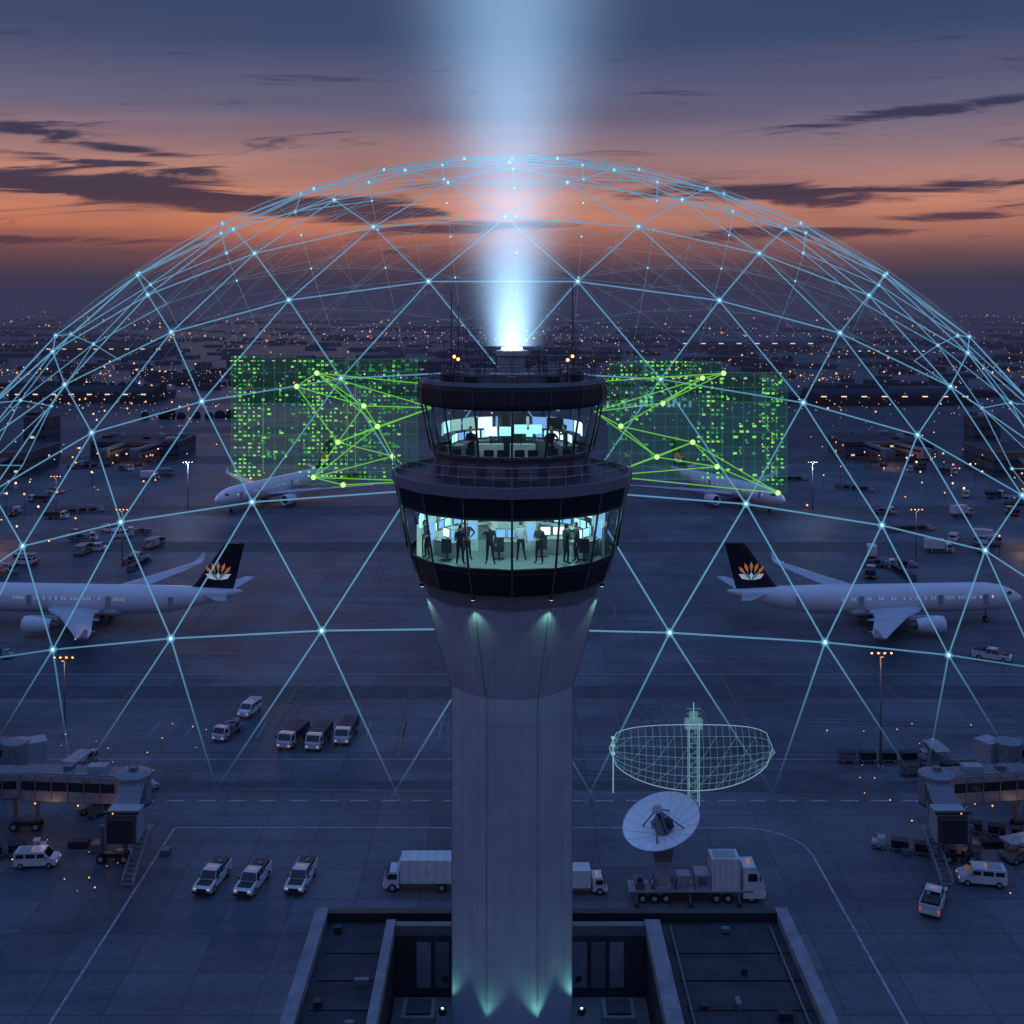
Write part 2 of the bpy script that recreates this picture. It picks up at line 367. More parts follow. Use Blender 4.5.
for k in range(16):
    mu.tube(P16(4.98,60.28,k),P16(5.38,62.55,k),.055,FR,6)
    mu.tube(P16(4.56,59.03,k),P16(4.96,60.24,k),.03,GREY,4)
    mu.tube(P16(5.44,62.6,k),P16(5.61,63.45,k),.03,GREY,4)
    mu.tube(P16(3.88,65.0,k),P16(4.34,67.22,k),.05,FR,6)
    mu.tube(P16(4.505,67.36,k),P16(4.525,67.95,k),.02,GREY,4)
mu.obj('mullions',parent=tower)
gl=bpy.data.materials.new('cab_glass'); gl.use_nodes=True; nt=gl.node_tree
for n in list(nt.nodes): nt.nodes.remove(n)
o=nt.nodes.new('ShaderNodeOutputMaterial'); t=nt.nodes.new('ShaderNodeBsdfTransparent'); t.inputs[0].default_value=(.88,.98,.96,1)
gs=nt.nodes.new('ShaderNodeBsdfGlossy'); gs.inputs['Roughness'].default_value=.03; gs.inputs[0].default_value=(.8,.9,1,1)
mx=nt.nodes.new('ShaderNodeMixShader'); mx.inputs[0].default_value=.07
nt.links.new(t.outputs[0],mx.inputs[1]); nt.links.new(gs.outputs[0],mx.inputs[2]); nt.links.new(mx.outputs[0],o.inputs[0])
gb=MB(); gb.lathe([(4.97,60.3),(5.36,62.54)],16,gl,ph=PH16); gb.lathe([(3.86,65.0),(4.32,67.22)],16,gl,ph=PH16); gb.obj('window_glass',parent=tower)
ra=MB()
def railing(r,z,h,n,m=GREY,rows=3,rr=.022):
    for k in range(n):
        a=2*pi*k/n; c,s_=math.cos(a),math.sin(a); ra.tube((r*c,r*s_,z),(r*c,r*s_,z+h),rr,m,4)
        a2=2*pi*(k+1)/n
        for j in range(1,rows+1):
            zz=z+h*j/rows; ra.tube((r*c,r*s_,zz),(r*math.cos(a2),r*math.sin(a2),zz),rr,m,4)
railing(5.62,63.95,.85,44,LGREY,2,.02); railing(3.95,68.3,.85,32,DARK,3,.018); railing(1.5,68.3,1.1,12,DARK,2)
ra.obj('railings',parent=tower)
LENS=mat('beacon_lens',(.9,.95,1),.3,emis=(.75,.9,1),estr=9)
rq=MB()
rq.lathe([(1.05,68.14),(1.05,68.5),(.6,68.55),(.6,69.3),(.78,69.35),(.78,69.6),(.5,69.65)],20,LGREY,caps=True,sm=False)
rq.lathe([(.5,69.66),(.5,69.74),(.01,69.76)],16,LENS)
rq.lathe([(2.7,68.14),(2.7,68.62),(2.55,68.62),(2.5,68.14)],24,GREY)
for (x,y,h,t) in [(-2.85,-.6,4.3,.04),(-2.55,.2,3.6,.035),(-2.2,1.2,2.6,.03),(1.6,.9,3.0,.03),(2.85,-.6,4.6,.04),(3.0,.6,3.4,.03),(-3.3,.9,2.2,.025),(2.2,-1.5,1.2,.03),(-1.6,-1.5,1.0,.03),(1.3,2.2,3.1,.025)]:
    rq.tube((x,y,68.14),(x,y,68.14+h),t,DARK,6,t*.7)
    rq.box((x,y,68.5),(.25,.25,.7),GREY)
    if h>3: 
        for q in(.35,.6): rq.tube((x-.22,y,68.14+h*q),(x+.22,y,68.14+h*q),.02,DARK,4)
for x,y,z in[(-2.7,-1.0,69.35),(2.85,-.6,69.35),(-2.55,-.3,69.2),(2.6,-1.1,69.2)]:
    rq.tube((x,y,68.14),(x,y,z-.08),.03,DARK,5); rq.ball((x,y,z),.075,REDL)
for k in range(10):
    a=k*.63+.3; rq.box((3.2*math.cos(a),3.2*math.sin(a),68.35),(.5,.35,.4),R.choice([GREY,LGREY,DARK]),rz=a)
rq.obj('roof_equipment',parent=tower,bevel=.015)
def lamp(kind,name,loc,energy,color,rot=None,size=.1,spot=None,target=None,parent=tower):
    l=bpy.data.lights.new(name,kind); l.energy=energy; l.color=color
    if kind in('POINT','SPOT'): l.shadow_soft_size=size
    if kind=='AREA': l.size=size
    if spot: l.spot_size=spot; l.spot_blend=.8
    ob=bpy.data.objects.new(name,l); COL.objects.link(ob); ob.location=loc
    if target is not None: ob.rotation_euler=(Vector(target)-Vector(loc)).to_track_quat('-Z','Y').to_euler()
    if parent: ob.parent=parent
    return ob
SCR=mat('monitor_screen',(.1,.3,.3),.3,emis=(.35,.85,.9),estr=1.3); SCR2=mat('monitor_screen_blue',(.1,.2,.35),.3,emis=(.25,.5,1),estr=.8); SCR3=mat('monitor_screen_white',(.5,.5,.5),.3,emis=(.8,1,.95),estr=1.3)
WALLD=mat('lit_wall_panel',(.5,.6,.6),.5,emis=(.5,.85,.8),estr=.45)
CEIL=mat('ceiling_light_panel',(.8,.9,.9),.5,emis=(.72,1,.95),estr=4)
DESK=mat('console_desk',(.20,.23,.25),.5)
it=MB()
for a in range(12):
    an=a*pi/6; 
    for rr in (1.6,3.3):
        it.box((rr*math.cos(an),rr*math.sin(an),62.69),(.9 if rr>2 else .6,.22,.04),CEIL,rz=an+pi/2)
it.lathe([(1.0,60.01),(1.0,62.72)],8,INT,c=(0,1.6,0))
def console(cx,cy,rz,w=1.7,scr=3,z=60.0):
    c,s_=math.cos(rz),math.sin(rz)
    def T(x,y): return (cx+x*c-y*s_,cy+x*s_+y*c)
    p=T(0,0); it.box((p[0],p[1],z+.36),(w,.7,.72),DESK,rz=rz); it.box((p[0],p[1],z+.745),(w+.1,.8,.04),LGREY,rz=rz)
    for i in range(scr):
        x=(i-(scr-1)/2)*w/scr; q=T(x,.15); it.box((q[0],q[1],z+1.05),(w/scr*.86,.05,.42),DARK,rz=rz)
        q=T(x,.12); it.box((q[0],q[1],z+1.05),(w/scr*.78,.02,.36),R.choice([SCR,SCR2,SCR3]),rz=rz)
        q=T(x,.2); it.box((q[0],q[1],z+.8),(.08,.08,.12),DARK,rz=rz)
for k in range(9):
    a=math.radians(5+k*21.2); console(3.6*math.cos(a),3.6*math.sin(a),a-pi/2,1.2,2)
console(-.25,-.9,0,1.1,2); console(1.9,-.3,.1,1.3,2); console(-3.0,-.9,-.9,1.2,2); console(3.4,-.9,.9,1.2,2)
for k in range(20):
    a=math.radians(-14+k*10.9); r=4.45
    it.box((r*math.cos(a),r*math.sin(a),60.72),(.8,.12,1.4),R.choice([INT,WALLD,LGREY,INT,DESK,DARK]),rz=a-pi/2)
    it.box((r*math.cos(a)*.985,r*math.sin(a)*.985,61.55+R.uniform(-.1,.15)),(.66,.05,.46),R.choice([SCR,SCR2,WALLD,SCR3,WALLD,DARK]),rz=a-pi/2)
    it.box((r*math.cos(a)*.97,r*math.sin(a)*.97,60.5),(.3,.04,.5),DARK,rz=a-pi/2)
for (x,y,h) in [(-3.9,-.3,1.9),(4.1,.2,1.9),(-1.9,.5,1.6),(.9,.4,1.5)]:
    it.box((x,y,60+h/2),(.55,.55,h),INT); it.box((x,y-.29,60+h*.6),(.4,.02,h*.5),SCR2)
for (x,y) in [(-.6,-1.7),(1.4,-1.2),(-3.0,-1.9),(3.3,-1.9)]:
    it.box((x,y,60.47),(.48,.48,.08),DARK); it.box((x,y-.24,60.8),(.46,.06,.55),DARK); it.tube((x,y,60.05),(x,y,60.45),.04,DARK,6); it.box((x,y,60.06),(.5,.06,.05),DARK); it.box((x,y,60.062),(.06,.5,.05),DARK)
it.obj('lower_cab_interior',parent=tower)
it=MB()
it.lathe([(.7,64.31),(.7,67.1)],8,DARK,c=(0,1.6,0))
for k in range(8):
    a=math.radians(12+k*22.3); console(2.7*math.cos(a),2.7*math.sin(a),a-pi/2,1.1,2,64.3)
for k in range(12):
    a=math.radians(k*16.3); r=3.3
    it.box((r*math.cos(a),r*math.sin(a),65.85),(.75,.06,.55),R.choice([SCR,SCR3,WALLD,SCR2,DARK]),rz=a-pi/2)
for x,y,r_ in[(-2.2,-2.2,pi+-.6),(-.75,-2.7,pi),(.65,-2.7,pi),(2.2,-2.2,pi+.6)]:
    it.box((x,y,64.8),(1.2,.5,.06),DESK,rz=r_); it.box((x,y,64.55),(1.1,.4,.44),DESK,rz=r_)
    for dx in(-.3,.3): it.box((x+dx,y-.05,65.05),(.45,.04,.32),DARK,rz=r_); it.box((x+dx,y+.0,64.86),(.3,.2,.03),LGREY)
for x in(-1.0,-.3,.4,1.1): it.box((x,-.9,65.85+.1*(x>0)),(.58,.05,.42),R.choice([SCR3,SCR])); it.box((x,-.88,65.45),(.05,.05,.5),DARK)
for x in(-1.0,.5): it.box((x,-.8,64.95),(1.2,.5,.6),INT)
for a in range(8): it.box((2.5*math.cos(a*pi/4),2.5*math.sin(a*pi/4),67.06),(.7,.2,.04),CEIL,rz=a*pi/4)
it.obj('upper_cab_interior',parent=tower)
for x,y in((-2.6,-2.2),(2.6,-2.2),(0,2.4),(0,-2.9),(-2.8,1.8),(2.8,1.8)): lamp('POINT','cab_ceiling_lamp',(x,y,62.35),78,(.62,1,.96),size=.3)
lamp('POINT','upper_cab_lamp',(-1.2,-1.8,66.7),40,(.66,.92,1),size=.3)
lamp('POINT','upper_cab_lamp',(1.4,-1.6,66.7),40,(.66,.92,1),size=.3)
lamp('POINT','upper_cab_lamp',(0,1.0,66.8),45,(.6,.88,1),size=.3)
fx=MB(); GRL=mat('wash_light_lens',(.6,.9,.7),.4,emis=(.6,1,.75),estr=2)
for k in range(8):
    a=PH8+k*pi/4; c,s_=math.cos(a),math.sin(a)
    fx.box((4.5*c,4.5*s_,58.86),(.18,.14,.12),DARK,rz=a); fx.box((4.5*c,4.5*s_,58.79),(.12,.1,.02),GRL,rz=a)
    lamp('SPOT','soffit_wash_light',(4.62*c,4.62*s_,58.4),42,(.45,1,.78),size=.04,spot=1.3,target=(3.7*c,3.7*s_,56.6))
    r=3.5; fx.box((r*c,r*s_,38.95),(.3,.3,.25),DARK,rz=a); fx.box((r*c,r*s_,39.09),(.10,.10,.03),GRL,rz=a)
    if k!=2: lamp('SPOT','base_wash_light',(3.55*c,3.55*s_,39.2),48 if k in(6,7) else 75,(.34,1,.85),size=.12,spot=1.35,target=(3.0*c,3.0*s_,41.3))
fx.obj('wash_light_fixtures',parent=tower)

# ------------------------------------------------------------------ base building below the tower
bb=empty('tower_base_building',(0,0,0)); bd=MB()
WALL=mat('building_wall',(.22,.23,.26),.75,var=.15); RZ=41
x0,x1,y0,y1=-9.7,13.7,30,57.9; hx0,hx1,hy0,hy1=-5.7,6.5,40,56.3
bd.box(((x0+x1)/2,(y0+y1)/2,19),(x1-x0,y1-y0,38),WALL)
for (a,b_,c,d) in [(x0,hx0,y0,y1),(hx1,x1,y0,y1),(hx0,hx1,y0,hy0),(hx0,hx1,hy1,y1)]:
    bd.box(((a+b_)/2,(c+d)/2,39.5),(b_-a-.002,d-c-.002,2.98),ROOF)
def par(a,b_,c,d,h=.55,m=PARA,z=RZ): bd.box(((a+b_)/2,(c+d)/2,z+h/2),(b_-a,d-c,h),m)
par(x0-.12,x0+.5,y0,y1+.1,.5); par(x1-.5,x1+.12,y0,y1+.1,.5); par(x0+.52,x1-.52,y1-.35,y1+.1,.45,DARK)
par(hx0-.45,hx0,hy0,hy1+.4,.6); par(hx1,hx1+.75,hy0,hy1+.4,.6); par(hx0+.01,hx1-.01,hy1,hy1+.4,.5,GREY)
for i in range(14):
    x=R.choice([R.uniform(-8.6,-6.6),R.uniform(8,13)]); y=R.uniform(44,57)
    bd.box((x,y,41.1+.05),(R.uniform(.2,.8),R.uniform(.2,.6),R.uniform(.15,.35)),R.choice([GREY,DARK,DARK]))
for y in (46,48.2,50.4,52.6,54.8):
    bd.box((10.4,y,41.03),(5.5,.06,.05),DARK); bd.box((-7.6,y,41.03),(2.6,.06,.05),DARK)
bd.tube((7.8,44,41.15),(7.8,57,41.15),.05,GREY); bd.tube((12.7,44,41.15),(12.7,57,41.15),.05,GREY)
WL=mat('warm_lit_window',(.6,.5,.4),.4,emis=(1,.72,.45),estr=.8); WLC=mat('cool_lit_window',(.5,.6,.6),.4,emis=(.75,.95,.9),estr=1.0)
for x in(-4.3,4.9,-4.6,5.1):
    y=53.2 if abs(x) in(4.3,4.9) else 49
    bd.box((x,y,38.7),(1.5,1.5,1.4),GREY); bd.box((x,y,39.45),(1.1,1.1,.1),DARK); bd.box((x,y-.77,38.8),(.5,.03,.35),WLC)
for s in (-1,1):   # wall panels and doors inside the light well
    for k in range(6): bd.box((.4+s*(2.9+.0*k)+s*(.9*k if k<3 else 0),hy1-.03,39.6),(.7,.05,2.2),GREY if k%2 else WALL) if k<3 else None
for fl_ in range(11):
    for s_ in range(9):
        bd.box((x0-.01,32+s_*3,2.2+fl_*3.3),(.06,2.2,1.7),GLASSD); bd.box((x1+.01,32+s_*3,2.2+fl_*3.3),(.06,2.2,1.7),GLASSD)
        if s_<8: bd.box((x0+1.6+s_*2.9,y1+.01,2.2+fl_*3.3),(2.0,.06,1.7),GLASSD)
bd.obj('base_block',parent=bb,bevel=.02)

# ------------------------------------------------------------------ people
SKIN=mat('skin',(.45,.28,.2),.6); HAIR=mat('hair',(.02,.015,.012),.6); SHIRT=mat('dark_shirt',(.02,.024,.035),.8); SHIRT2=mat('pale_shirt',(.30,.33,.38),.8); TROU=mat('trousers',(.014,.015,.02),.8); SHOE=mat('shoes',(.01,.01,.01),.5); LIP=mat('lips',(.3,.12,.1),.5)
def person_mesh(name,pose,shirt):
    J={'pel':(0,0,.95),'wa':(0,.0,1.1),'ch':(0,.01,1.33),'nb':(0,0,1.46),'nk':(0,.01,1.54),'hd':(0,.02,1.62)}
    rad={'pel':.135,'wa':.115,'ch':.14,'nb':.075,'nk':.055,'hd':.07}
    E=[('pel','wa'),('wa','ch'),('ch','nb'),('nb','nk'),('nk','hd')]
    lean=pose.get('lean',0)
    for sd,sg in(('l',-1),('r',1)):
        sx=sg*.19; el,wr=pose['arm'+sd]
        J['sh'+sd]=(sx,0,1.40); J['el'+sd]=(sg*el[0],el[1],el[2]); J['wr'+sd]=(sg*wr[0],wr[1],wr[2])
        w=Vector(J['wr'+sd]); e=Vector(J['el'+sd]); d=(w-e).normalized(); J['pa'+sd]=tuple(w+d*.07)
        rad.update({'sh'+sd:.065,'el'+sd:.045,'wr'+sd:.03,'pa'+sd:.032})
        E+=[('ch','sh'+sd),('sh'+sd,'el'+sd),('el'+sd,'wr'+sd),('wr'+sd,'pa'+sd)]
        st=pose['leg'+sd]
        J['hp'+sd]=(sg*.095,0,.90); J['kn'+sd]=(sg*(.1+st*.15),.03+st*.1,.49); J['an'+sd]=(sg*(.11+st*.4),-.02+st*.05,.09); J['to'+sd]=(sg*(.14+st*.45),.15,.04)
        rad.update({'hp'+sd:.1,'kn'+sd:.062,'an'+sd:.042,'to'+sd:.038})
        E+=[('pel','hp'+sd),('hp'+sd,'kn'+sd),('kn'+sd,'an'+sd),('an'+sd,'to'+sd)]
    ks=list(J)
    if lean:
        for k in ks:
            x,y,z=J[k]
            if z>.96 or k[:2] in('el','wr','pa','sh'): J[k]=(x,y+(z-.95)*lean,z-(abs(lean)*(z-.95))*.25)
    def skin(js,es,rd,root):
        me=bpy.data.meshes.new('t'); kk=list(js); me.from_pydata([js[k] for k in kk],[(kk.index(a),kk.index(b)) for a,b in es],[])
        ob=bpy.data.objects.new('t',me); COL.objects.link(ob)
        sm=ob.modifiers.new('s','SKIN'); 
        for i,k in enumerate(kk):
            sv=me.skin_vertices[0].data[i]; r=rd[k]
            sv.radius=(r*1.25,r*.85) if k in('ch','wa','pel') else (r,r); sv.use_root=(k==root)
        ob.modifiers.new('u','SUBSURF').levels=2
        dg=bpy.context.evaluated_depsgraph_get(); dg.update(); r=bpy.data.meshes.new_from_object(ob.evaluated_get(dg))
        bpy.data.objects.remove(ob); return r
    body=skin(J,E,rad,'pel')
    mb=MB()
    hands=[Vector(J['pal']),Vector(J['par'])]; wr=[Vector(J['wrl']),Vector(J['wrr'])]
    b0=mb.pts([v.co for v in body.vertices])
    for p in body.polygons:
        c=p.center
        if min((c-h).length for h in hands)<.075: m=SKIN
        elif c.z<.08: m=SHOE
        elif c.z<.98 and min((c-w_).length for w_ in wr)>.12 and abs(c.x)<.3: m=TROU
        elif c.z>J['nb'][2]+.03 and abs(c.x)<.1: m=SKIN
        else: m=shirt
        mb.face([b0+i for i in p.vertices],m,True)
    hc=Vector(J['hd'])+Vector((0,.02,.04))
    def ell(c,rx,ry,rz,m,cut=None,n=14,k=10):
        rings=[]
        for i in range(k+1):
            t=pi*i/k
            rings.append([(c[0]+rx*max(.001,math.sin(t))*math.cos(2*pi*j/n),c[1]+ry*max(.001,math.sin(t))*math.sin(2*pi*j/n),c[2]-rz*math.cos(t)) for j in range(n)])
        if cut: rings=rings[cut:]
        mb.loft(rings,m,False,True)
    ell(hc,.075,.095,.118,SKIN); ell(hc+Vector((0,.02,-.065)),.052,.065,.055,SKIN)
    ell(hc+Vector((0,-.012,.014)),.083,.098,.118,HAIR,cut=5)
    ell(hc+Vector((0,-.035,-.01)),.078,.075,.09,HAIR)
    mb.tube(hc+Vector((0,.09,.01)),hc+Vector((0,.115,-.02)),.008,SKIN,5,.014)
    for sg in(-1,1):
        ell(hc+Vector((sg*.077,0,-.005)),.012,.02,.032,SKIN,n=6,k=5); ell(hc+Vector((sg*.03,.086,.012)),.012,.008,.008,HAIR,n=6,k=4)
    ell(hc+Vector((0,.086,-.055)),.022,.008,.006,LIP,n=6,k=4)
    for sd,sg in(('l',-1),('r',1)):
        w=Vector(J['wr'+sd]); pa=Vector(J['pa'+sd]); d=(pa-w).normalized(); side=d.cross(Vector((0,1,.2))).normalized()
        if side.length<.1: side=Vector((1,0,0))
        cu=d.cross(side).normalized()
        if cu.z>0: cu=-cu
        for i,L in enumerate((.062,.075,.08,.072)):
            a=pa+side*(i-1.5)*.017; k1=a+d*(L*.6); k2=k1+(d*.8+cu*.6)*(L*.4); mb.tube(a,k1,.0095,SKIN,6,.0085); mb.tube(k1,k2,.0085,SKIN,6,.007)
        a=w+d*.03+side*.025; k1=a+(d+side*.9).normalized()*.045; mb.tube(a,k1,.011,SKIN,6,.009); mb.tube(k1,k1+d*.028,.009,SKIN,6,.008)
    return mb.mesh(name)
relax=((.26,.0,1.13),(.27,.08,.90))
poses=[
 dict(arml=((.25,.02,1.14),(.12,.24,1.12)),armr=((.25,.02,1.14),(.10,.26,1.16)),legl=.1,legr=.15),
 dict(arml=relax,armr=((.3,.16,1.3),(.12,.30,1.48)),legl=.2,legr=.1),
 dict(arml=((.27,-.04,1.15),(.2,.2,1.05)),armr=relax,legl=.1,legr=.25,lean=.18),
 dict(arml=((.38,.0,1.2),(.16,.08,1.0)),armr=((.38,.0,1.2),(.16,.08,1.0)),legl=.2,legr=.2),
]
pm=[person_mesh('controller_pose_%d'%i,p,[SHIRT,SHIRT,SHIRT2,SHIRT][i]) for i,p in enumerate(poses)]
for (x,y,rz,k,z) in [(-2.35,-2.7,-20,0,60.0),(-1.0,-2.5,175,1,60.0),(1.25,-2.5,150,0,60.0),(2.45,-2.5,-60,0,60.0),(2.95,-2.2,110,1,60.0),(-2.1,-1.7,200,3,60.0),(.4,-1.9,0,2,60.0),(-3.9,-1.5,120,2,60.0),
      (-1.9,-1.5,150,0,64.3),(1.8,-1.5,210,3,64.3),(2.5,-.9,100,1,64.3)]:
    place(pm[k],'air_traffic_controller',(TX+x,TY+y,z+.012),math.radians(rz),scale=1.04)

# ------------------------------------------------------------------ light beam above the tower
bmh=MB(); H=48
bmh.lathe([(1.6,0),(1.6+.52*H,H)],40,DARK,caps=True)
vm=bpy.data.materials.new('beam_volume'); vm.use_nodes=True; nt=vm.node_tree
for n in list(nt.nodes): nt.nodes.remove(n)
o=nt.nodes.new('ShaderNodeOutputMaterial'); e=nt.nodes.new('ShaderNodeEmission'); nt.links.new(e.outputs[0],o.inputs['Volume'])
tcn=nt.nodes.new('ShaderNodeTexCoord'); sp=nt.nodes.new('ShaderNodeSeparateXYZ'); nt.links.new(tcn.outputs['Object'],sp.inputs[0]); bx,by,bz=sp.outputs
rr=MN('SQRT',MN('ADD',MN('MULTIPLY',bx,bx),MN('MULTIPLY',by,by))); Rz=MN('ADD',.85,MN('MULTIPLY',bz,.215))
q=MN('DIVIDE',rr,Rz); gsn=MN('EXPONENT',MN('MULTIPLY',MN('MULTIPLY',q,q),-1.5))
stg=MN('DIVIDE',MN('MULTIPLY',gsn,.58),MN('POWER',Rz,1.12)); 
near=MN('MULTIPLY',MN('EXPONENT',MN('MULTIPLY',bz,-.65)),MN('MULTIPLY',gsn,1.9))
stg=MN('MULTIPLY',MN('ADD',stg,near),MN('SUBTRACT',1,MN('DIVIDE',bz,H),clamp=True))
nt.links.new(stg,e.inputs['Strength']); e.inputs['Color'].default_value=(.36,.62,.93,1)
try: vm.cycles.volume_step_rate=.18
except Exception: pass
try: vm.cycles.emission_sampling='NONE'
except Exception: pass
bmh.mats=[vm]; bmh.obj('light_beam',(TX,TY,69.8))

# ------------------------------------------------------------------ geodesic light dome
DC=Vector((0,150,10)); DR=80
LINE=glow('dome_line',(.17,.47,.76),.70,.64,(38,51)); LINEB=glow('dome_back_line',(.22,.46,.70),.5,.36,(56,78)); LINEF=glow('dome_fine_line',(.30,.55,.80),.55,.30,(64,83)); NODE=glow('dome_node',(.5,.85,1),1.4,1,(38,48)); HALO=glow('dome_node_halo',(.2,.6,.95),.8,.22,(38,48))
dm=MB()
bm=bmesh.new(); bmesh.ops.create_icosphere(bm,subdivisions=4,radius=DR)
rot=Matrix.Rotation(math.radians(2.4),4,'X')@Matrix.Rotation(math.radians(17),4,'Z')
for v in bm.verts: v.co=rot@v.co
for e in bm.edges:
    a,b_=(DC+v.co for v in e.verts)
    back=(a.y+b_.y)/2>DC.y+12
    if max(a.z,b_.z)<(60 if back else 39): continue
    if back: dm.tube(a,b_,.045,LINEB,4,caps=False)
    else: dm.tube(a,b_,.064,LINE,5,caps=False)
for v in bm.verts:
    p=DC+v.co; back=p.y>DC.y+12
    if p.z>(72 if back else 40):
        dm.ball(p,.13 if back else .16,NODE,8,5)
        if not back: dm.ball(p,.32,HALO,10,6)
bm.free()
dome=empty('geodesic_light_dome',(0,0,0)); dm.obj('lattice_lines',parent=dome)
df=MB(); bm=bmesh.new(); bmesh.ops.create_icosphere(bm,subdivisions=5,radius=DR*1.004)
for v in bm.verts: v.co=rot@v.co
for e in bm.edges:
    a,b_=(DC+v.co for v in e.verts)
    if min(a.z,b_.z)<66 : continue
    df.tube(a,b_,.026,LINEF,3,caps=False)
bm.free(); df.obj('fine_lattice',parent=dome)

# ------------------------------------------------------------------ green data display holograms
GR=glow('hologram_green',(.28,.92,.14),.95,.9); GRD=glow('hologram_green_dim',(.09,.62,.16),.6,.7); GRB=glow('hologram_green_bright',(.5,1,.25),1.4,1); CY=glow('hologram_cyan',(.25,.7,.9),.65,.55); VEIL=glow('hologram_veil',(.05,.45,.20),.34,.14); GLN=glow('hologram_grid',(.12,.62,.28),.45,.42)
GNET=glow('hologram_network',(.25,.85,.10),.7,.65)
hp=MB()
def q(x,z,w,h,m,y): hp.poly([(x,y,z),(x+w,y,z),(x+w,y,z+h),(x,y,z+h)],m)
def block(x0,x1,z0,z1,y,dx,dz,fill,mats):
    x=x0
    while x<x1:
        z=z0; f=R.uniform(.45,1)*fill
        while z<z1:
            if R.random()<f:
                w=dx*R.uniform(.3,.75); q(x+R.uniform(0,.1)*dx,z,w,dz*.42,R.choice(mats),y)
                if R.random()<.3: q(x,z+dz*.55,w*.5,dz*.2,mats[-1],y)
            z+=dz*R.choice((1,1,1,1,2))
        x+=dx
def grid(x0,x1,z0,z1,y,n,m_,mt,veil=True):
    if veil: q(x0,z0,x1-x0,z1-z0,VEIL,y+.06)
    for i in range(n+1): x=x0+(x1-x0)*i/n; q(x,z0,.03,z1-z0,mt,y)
    for i in range(m_+1): z=z0+(z1-z0)*i/m_; q(x0,z,x1-x0,.03,mt,y)
block(-21.2,-19.3,58.6,67.6,88,.36,.30,1.0,[GR,GR,GRD]); block(-19.1,-16.6,60,67,88,.45,.36,.4,[GRD,GR])
block(-16.2,-13.2,58.6,67.4,87.6,.34,.30,1.0,[GR,GR,GRD]); block(-13,-8.6,58.6,67.2,87.2,.36,.32,.75,[GR,GRD,GRD])
block(-13.5,-7,63,67.2,92,.36,.34,.5,[GRD]); block(-20,-9,59,61.5,94,.6,.5,.25,[GRD])
grid(-21.4,-16.5,58.0,67.7,88.1,6,8,GLN); grid(-16.3,-7.2,58.0,67.5,87.7,10,10,GLN)
for x in(-18.9,-12.5,-11.9): q(x,59,.06,R.uniform(5,8),GRD,87.5)
block(7.2,10.5,62.5,67.3,88,.36,.34,.6,[GR,GRD]); block(10.2,14.4,65.0,67.4,87.6,.36,.28,1.0,[GR,GR,GRD]); block(14,16,58.5,66,87.4,.36,.34,.6,[GR,GRD])
block(16,20.8,58.0,66.4,89,.5,.42,.4,[GRD,GR]); block(19.3,20.9,57.4,65.9,89.2,.36,.32,.9,[GRD,GR]); block(8,14,59.5,64.5,92,.5,.45,.3,[GRD])
grid(7.4,16.0,58.3,67.3,88.1,10,9,GLN); grid(16.2,21.2,57.2,66.4,89.1,6,8,GLN)
for i in range(18): q(6.4+i*.42,63.8,.2,R.uniform(.2,.8),CY,88.4)
NL=[(-14.7,66.5),(-11.2,64.0),(-10.1,62.5),(-13.1,61.3),(-15,58.6),(-12.7,58.1),(-16.2,65.5),(-9.0,60.2)]; AL=[(-6,63.9),(-6.8,58.4),(-6,65.6)]
NR=[(8.2,62.5),(14.4,66.1),(15.9,66.5),(13.6,61.3),(15.5,59.4),(10.9,60.2),(20,57.5),(11.4,64.2)]; AR_=[(6.2,63.6),(7,58.8),(6,65.8)]
def net(N,A,y,prs):
    al=N+A
    for i,j in prs: hp.tube((al[i][0],y+.3*math.sin(i*2),al[i][1]),(al[j][0],y+.3*math.sin(j*2),al[j][1]),.042,GNET,5)
    for i,n in enumerate(N): hp.ball((n[0],y+.3*math.sin(i*2),n[1]),.2,GRB,8,5)
net(NL,AL,87,[(0,1),(1,2),(2,3),(3,4),(4,5),(0,6),(6,1),(1,8),(2,8),(0,8),(0,10),(3,7),(7,9),(5,9),(4,7),(2,7),(4,9),(6,3),(4,2),(3,8),(1,3),(0,2)])
net(NR,AR_,87,[(0,1),(1,2),(0,3),(3,4),(4,6),(0,5),(5,4),(5,9),(0,8),(1,8),(7,8),(7,2),(3,6),(5,8),(2,10),(9,6),(4,9),(3,9),(7,1),(5,3)])
hp.obj('hologram_data_display')

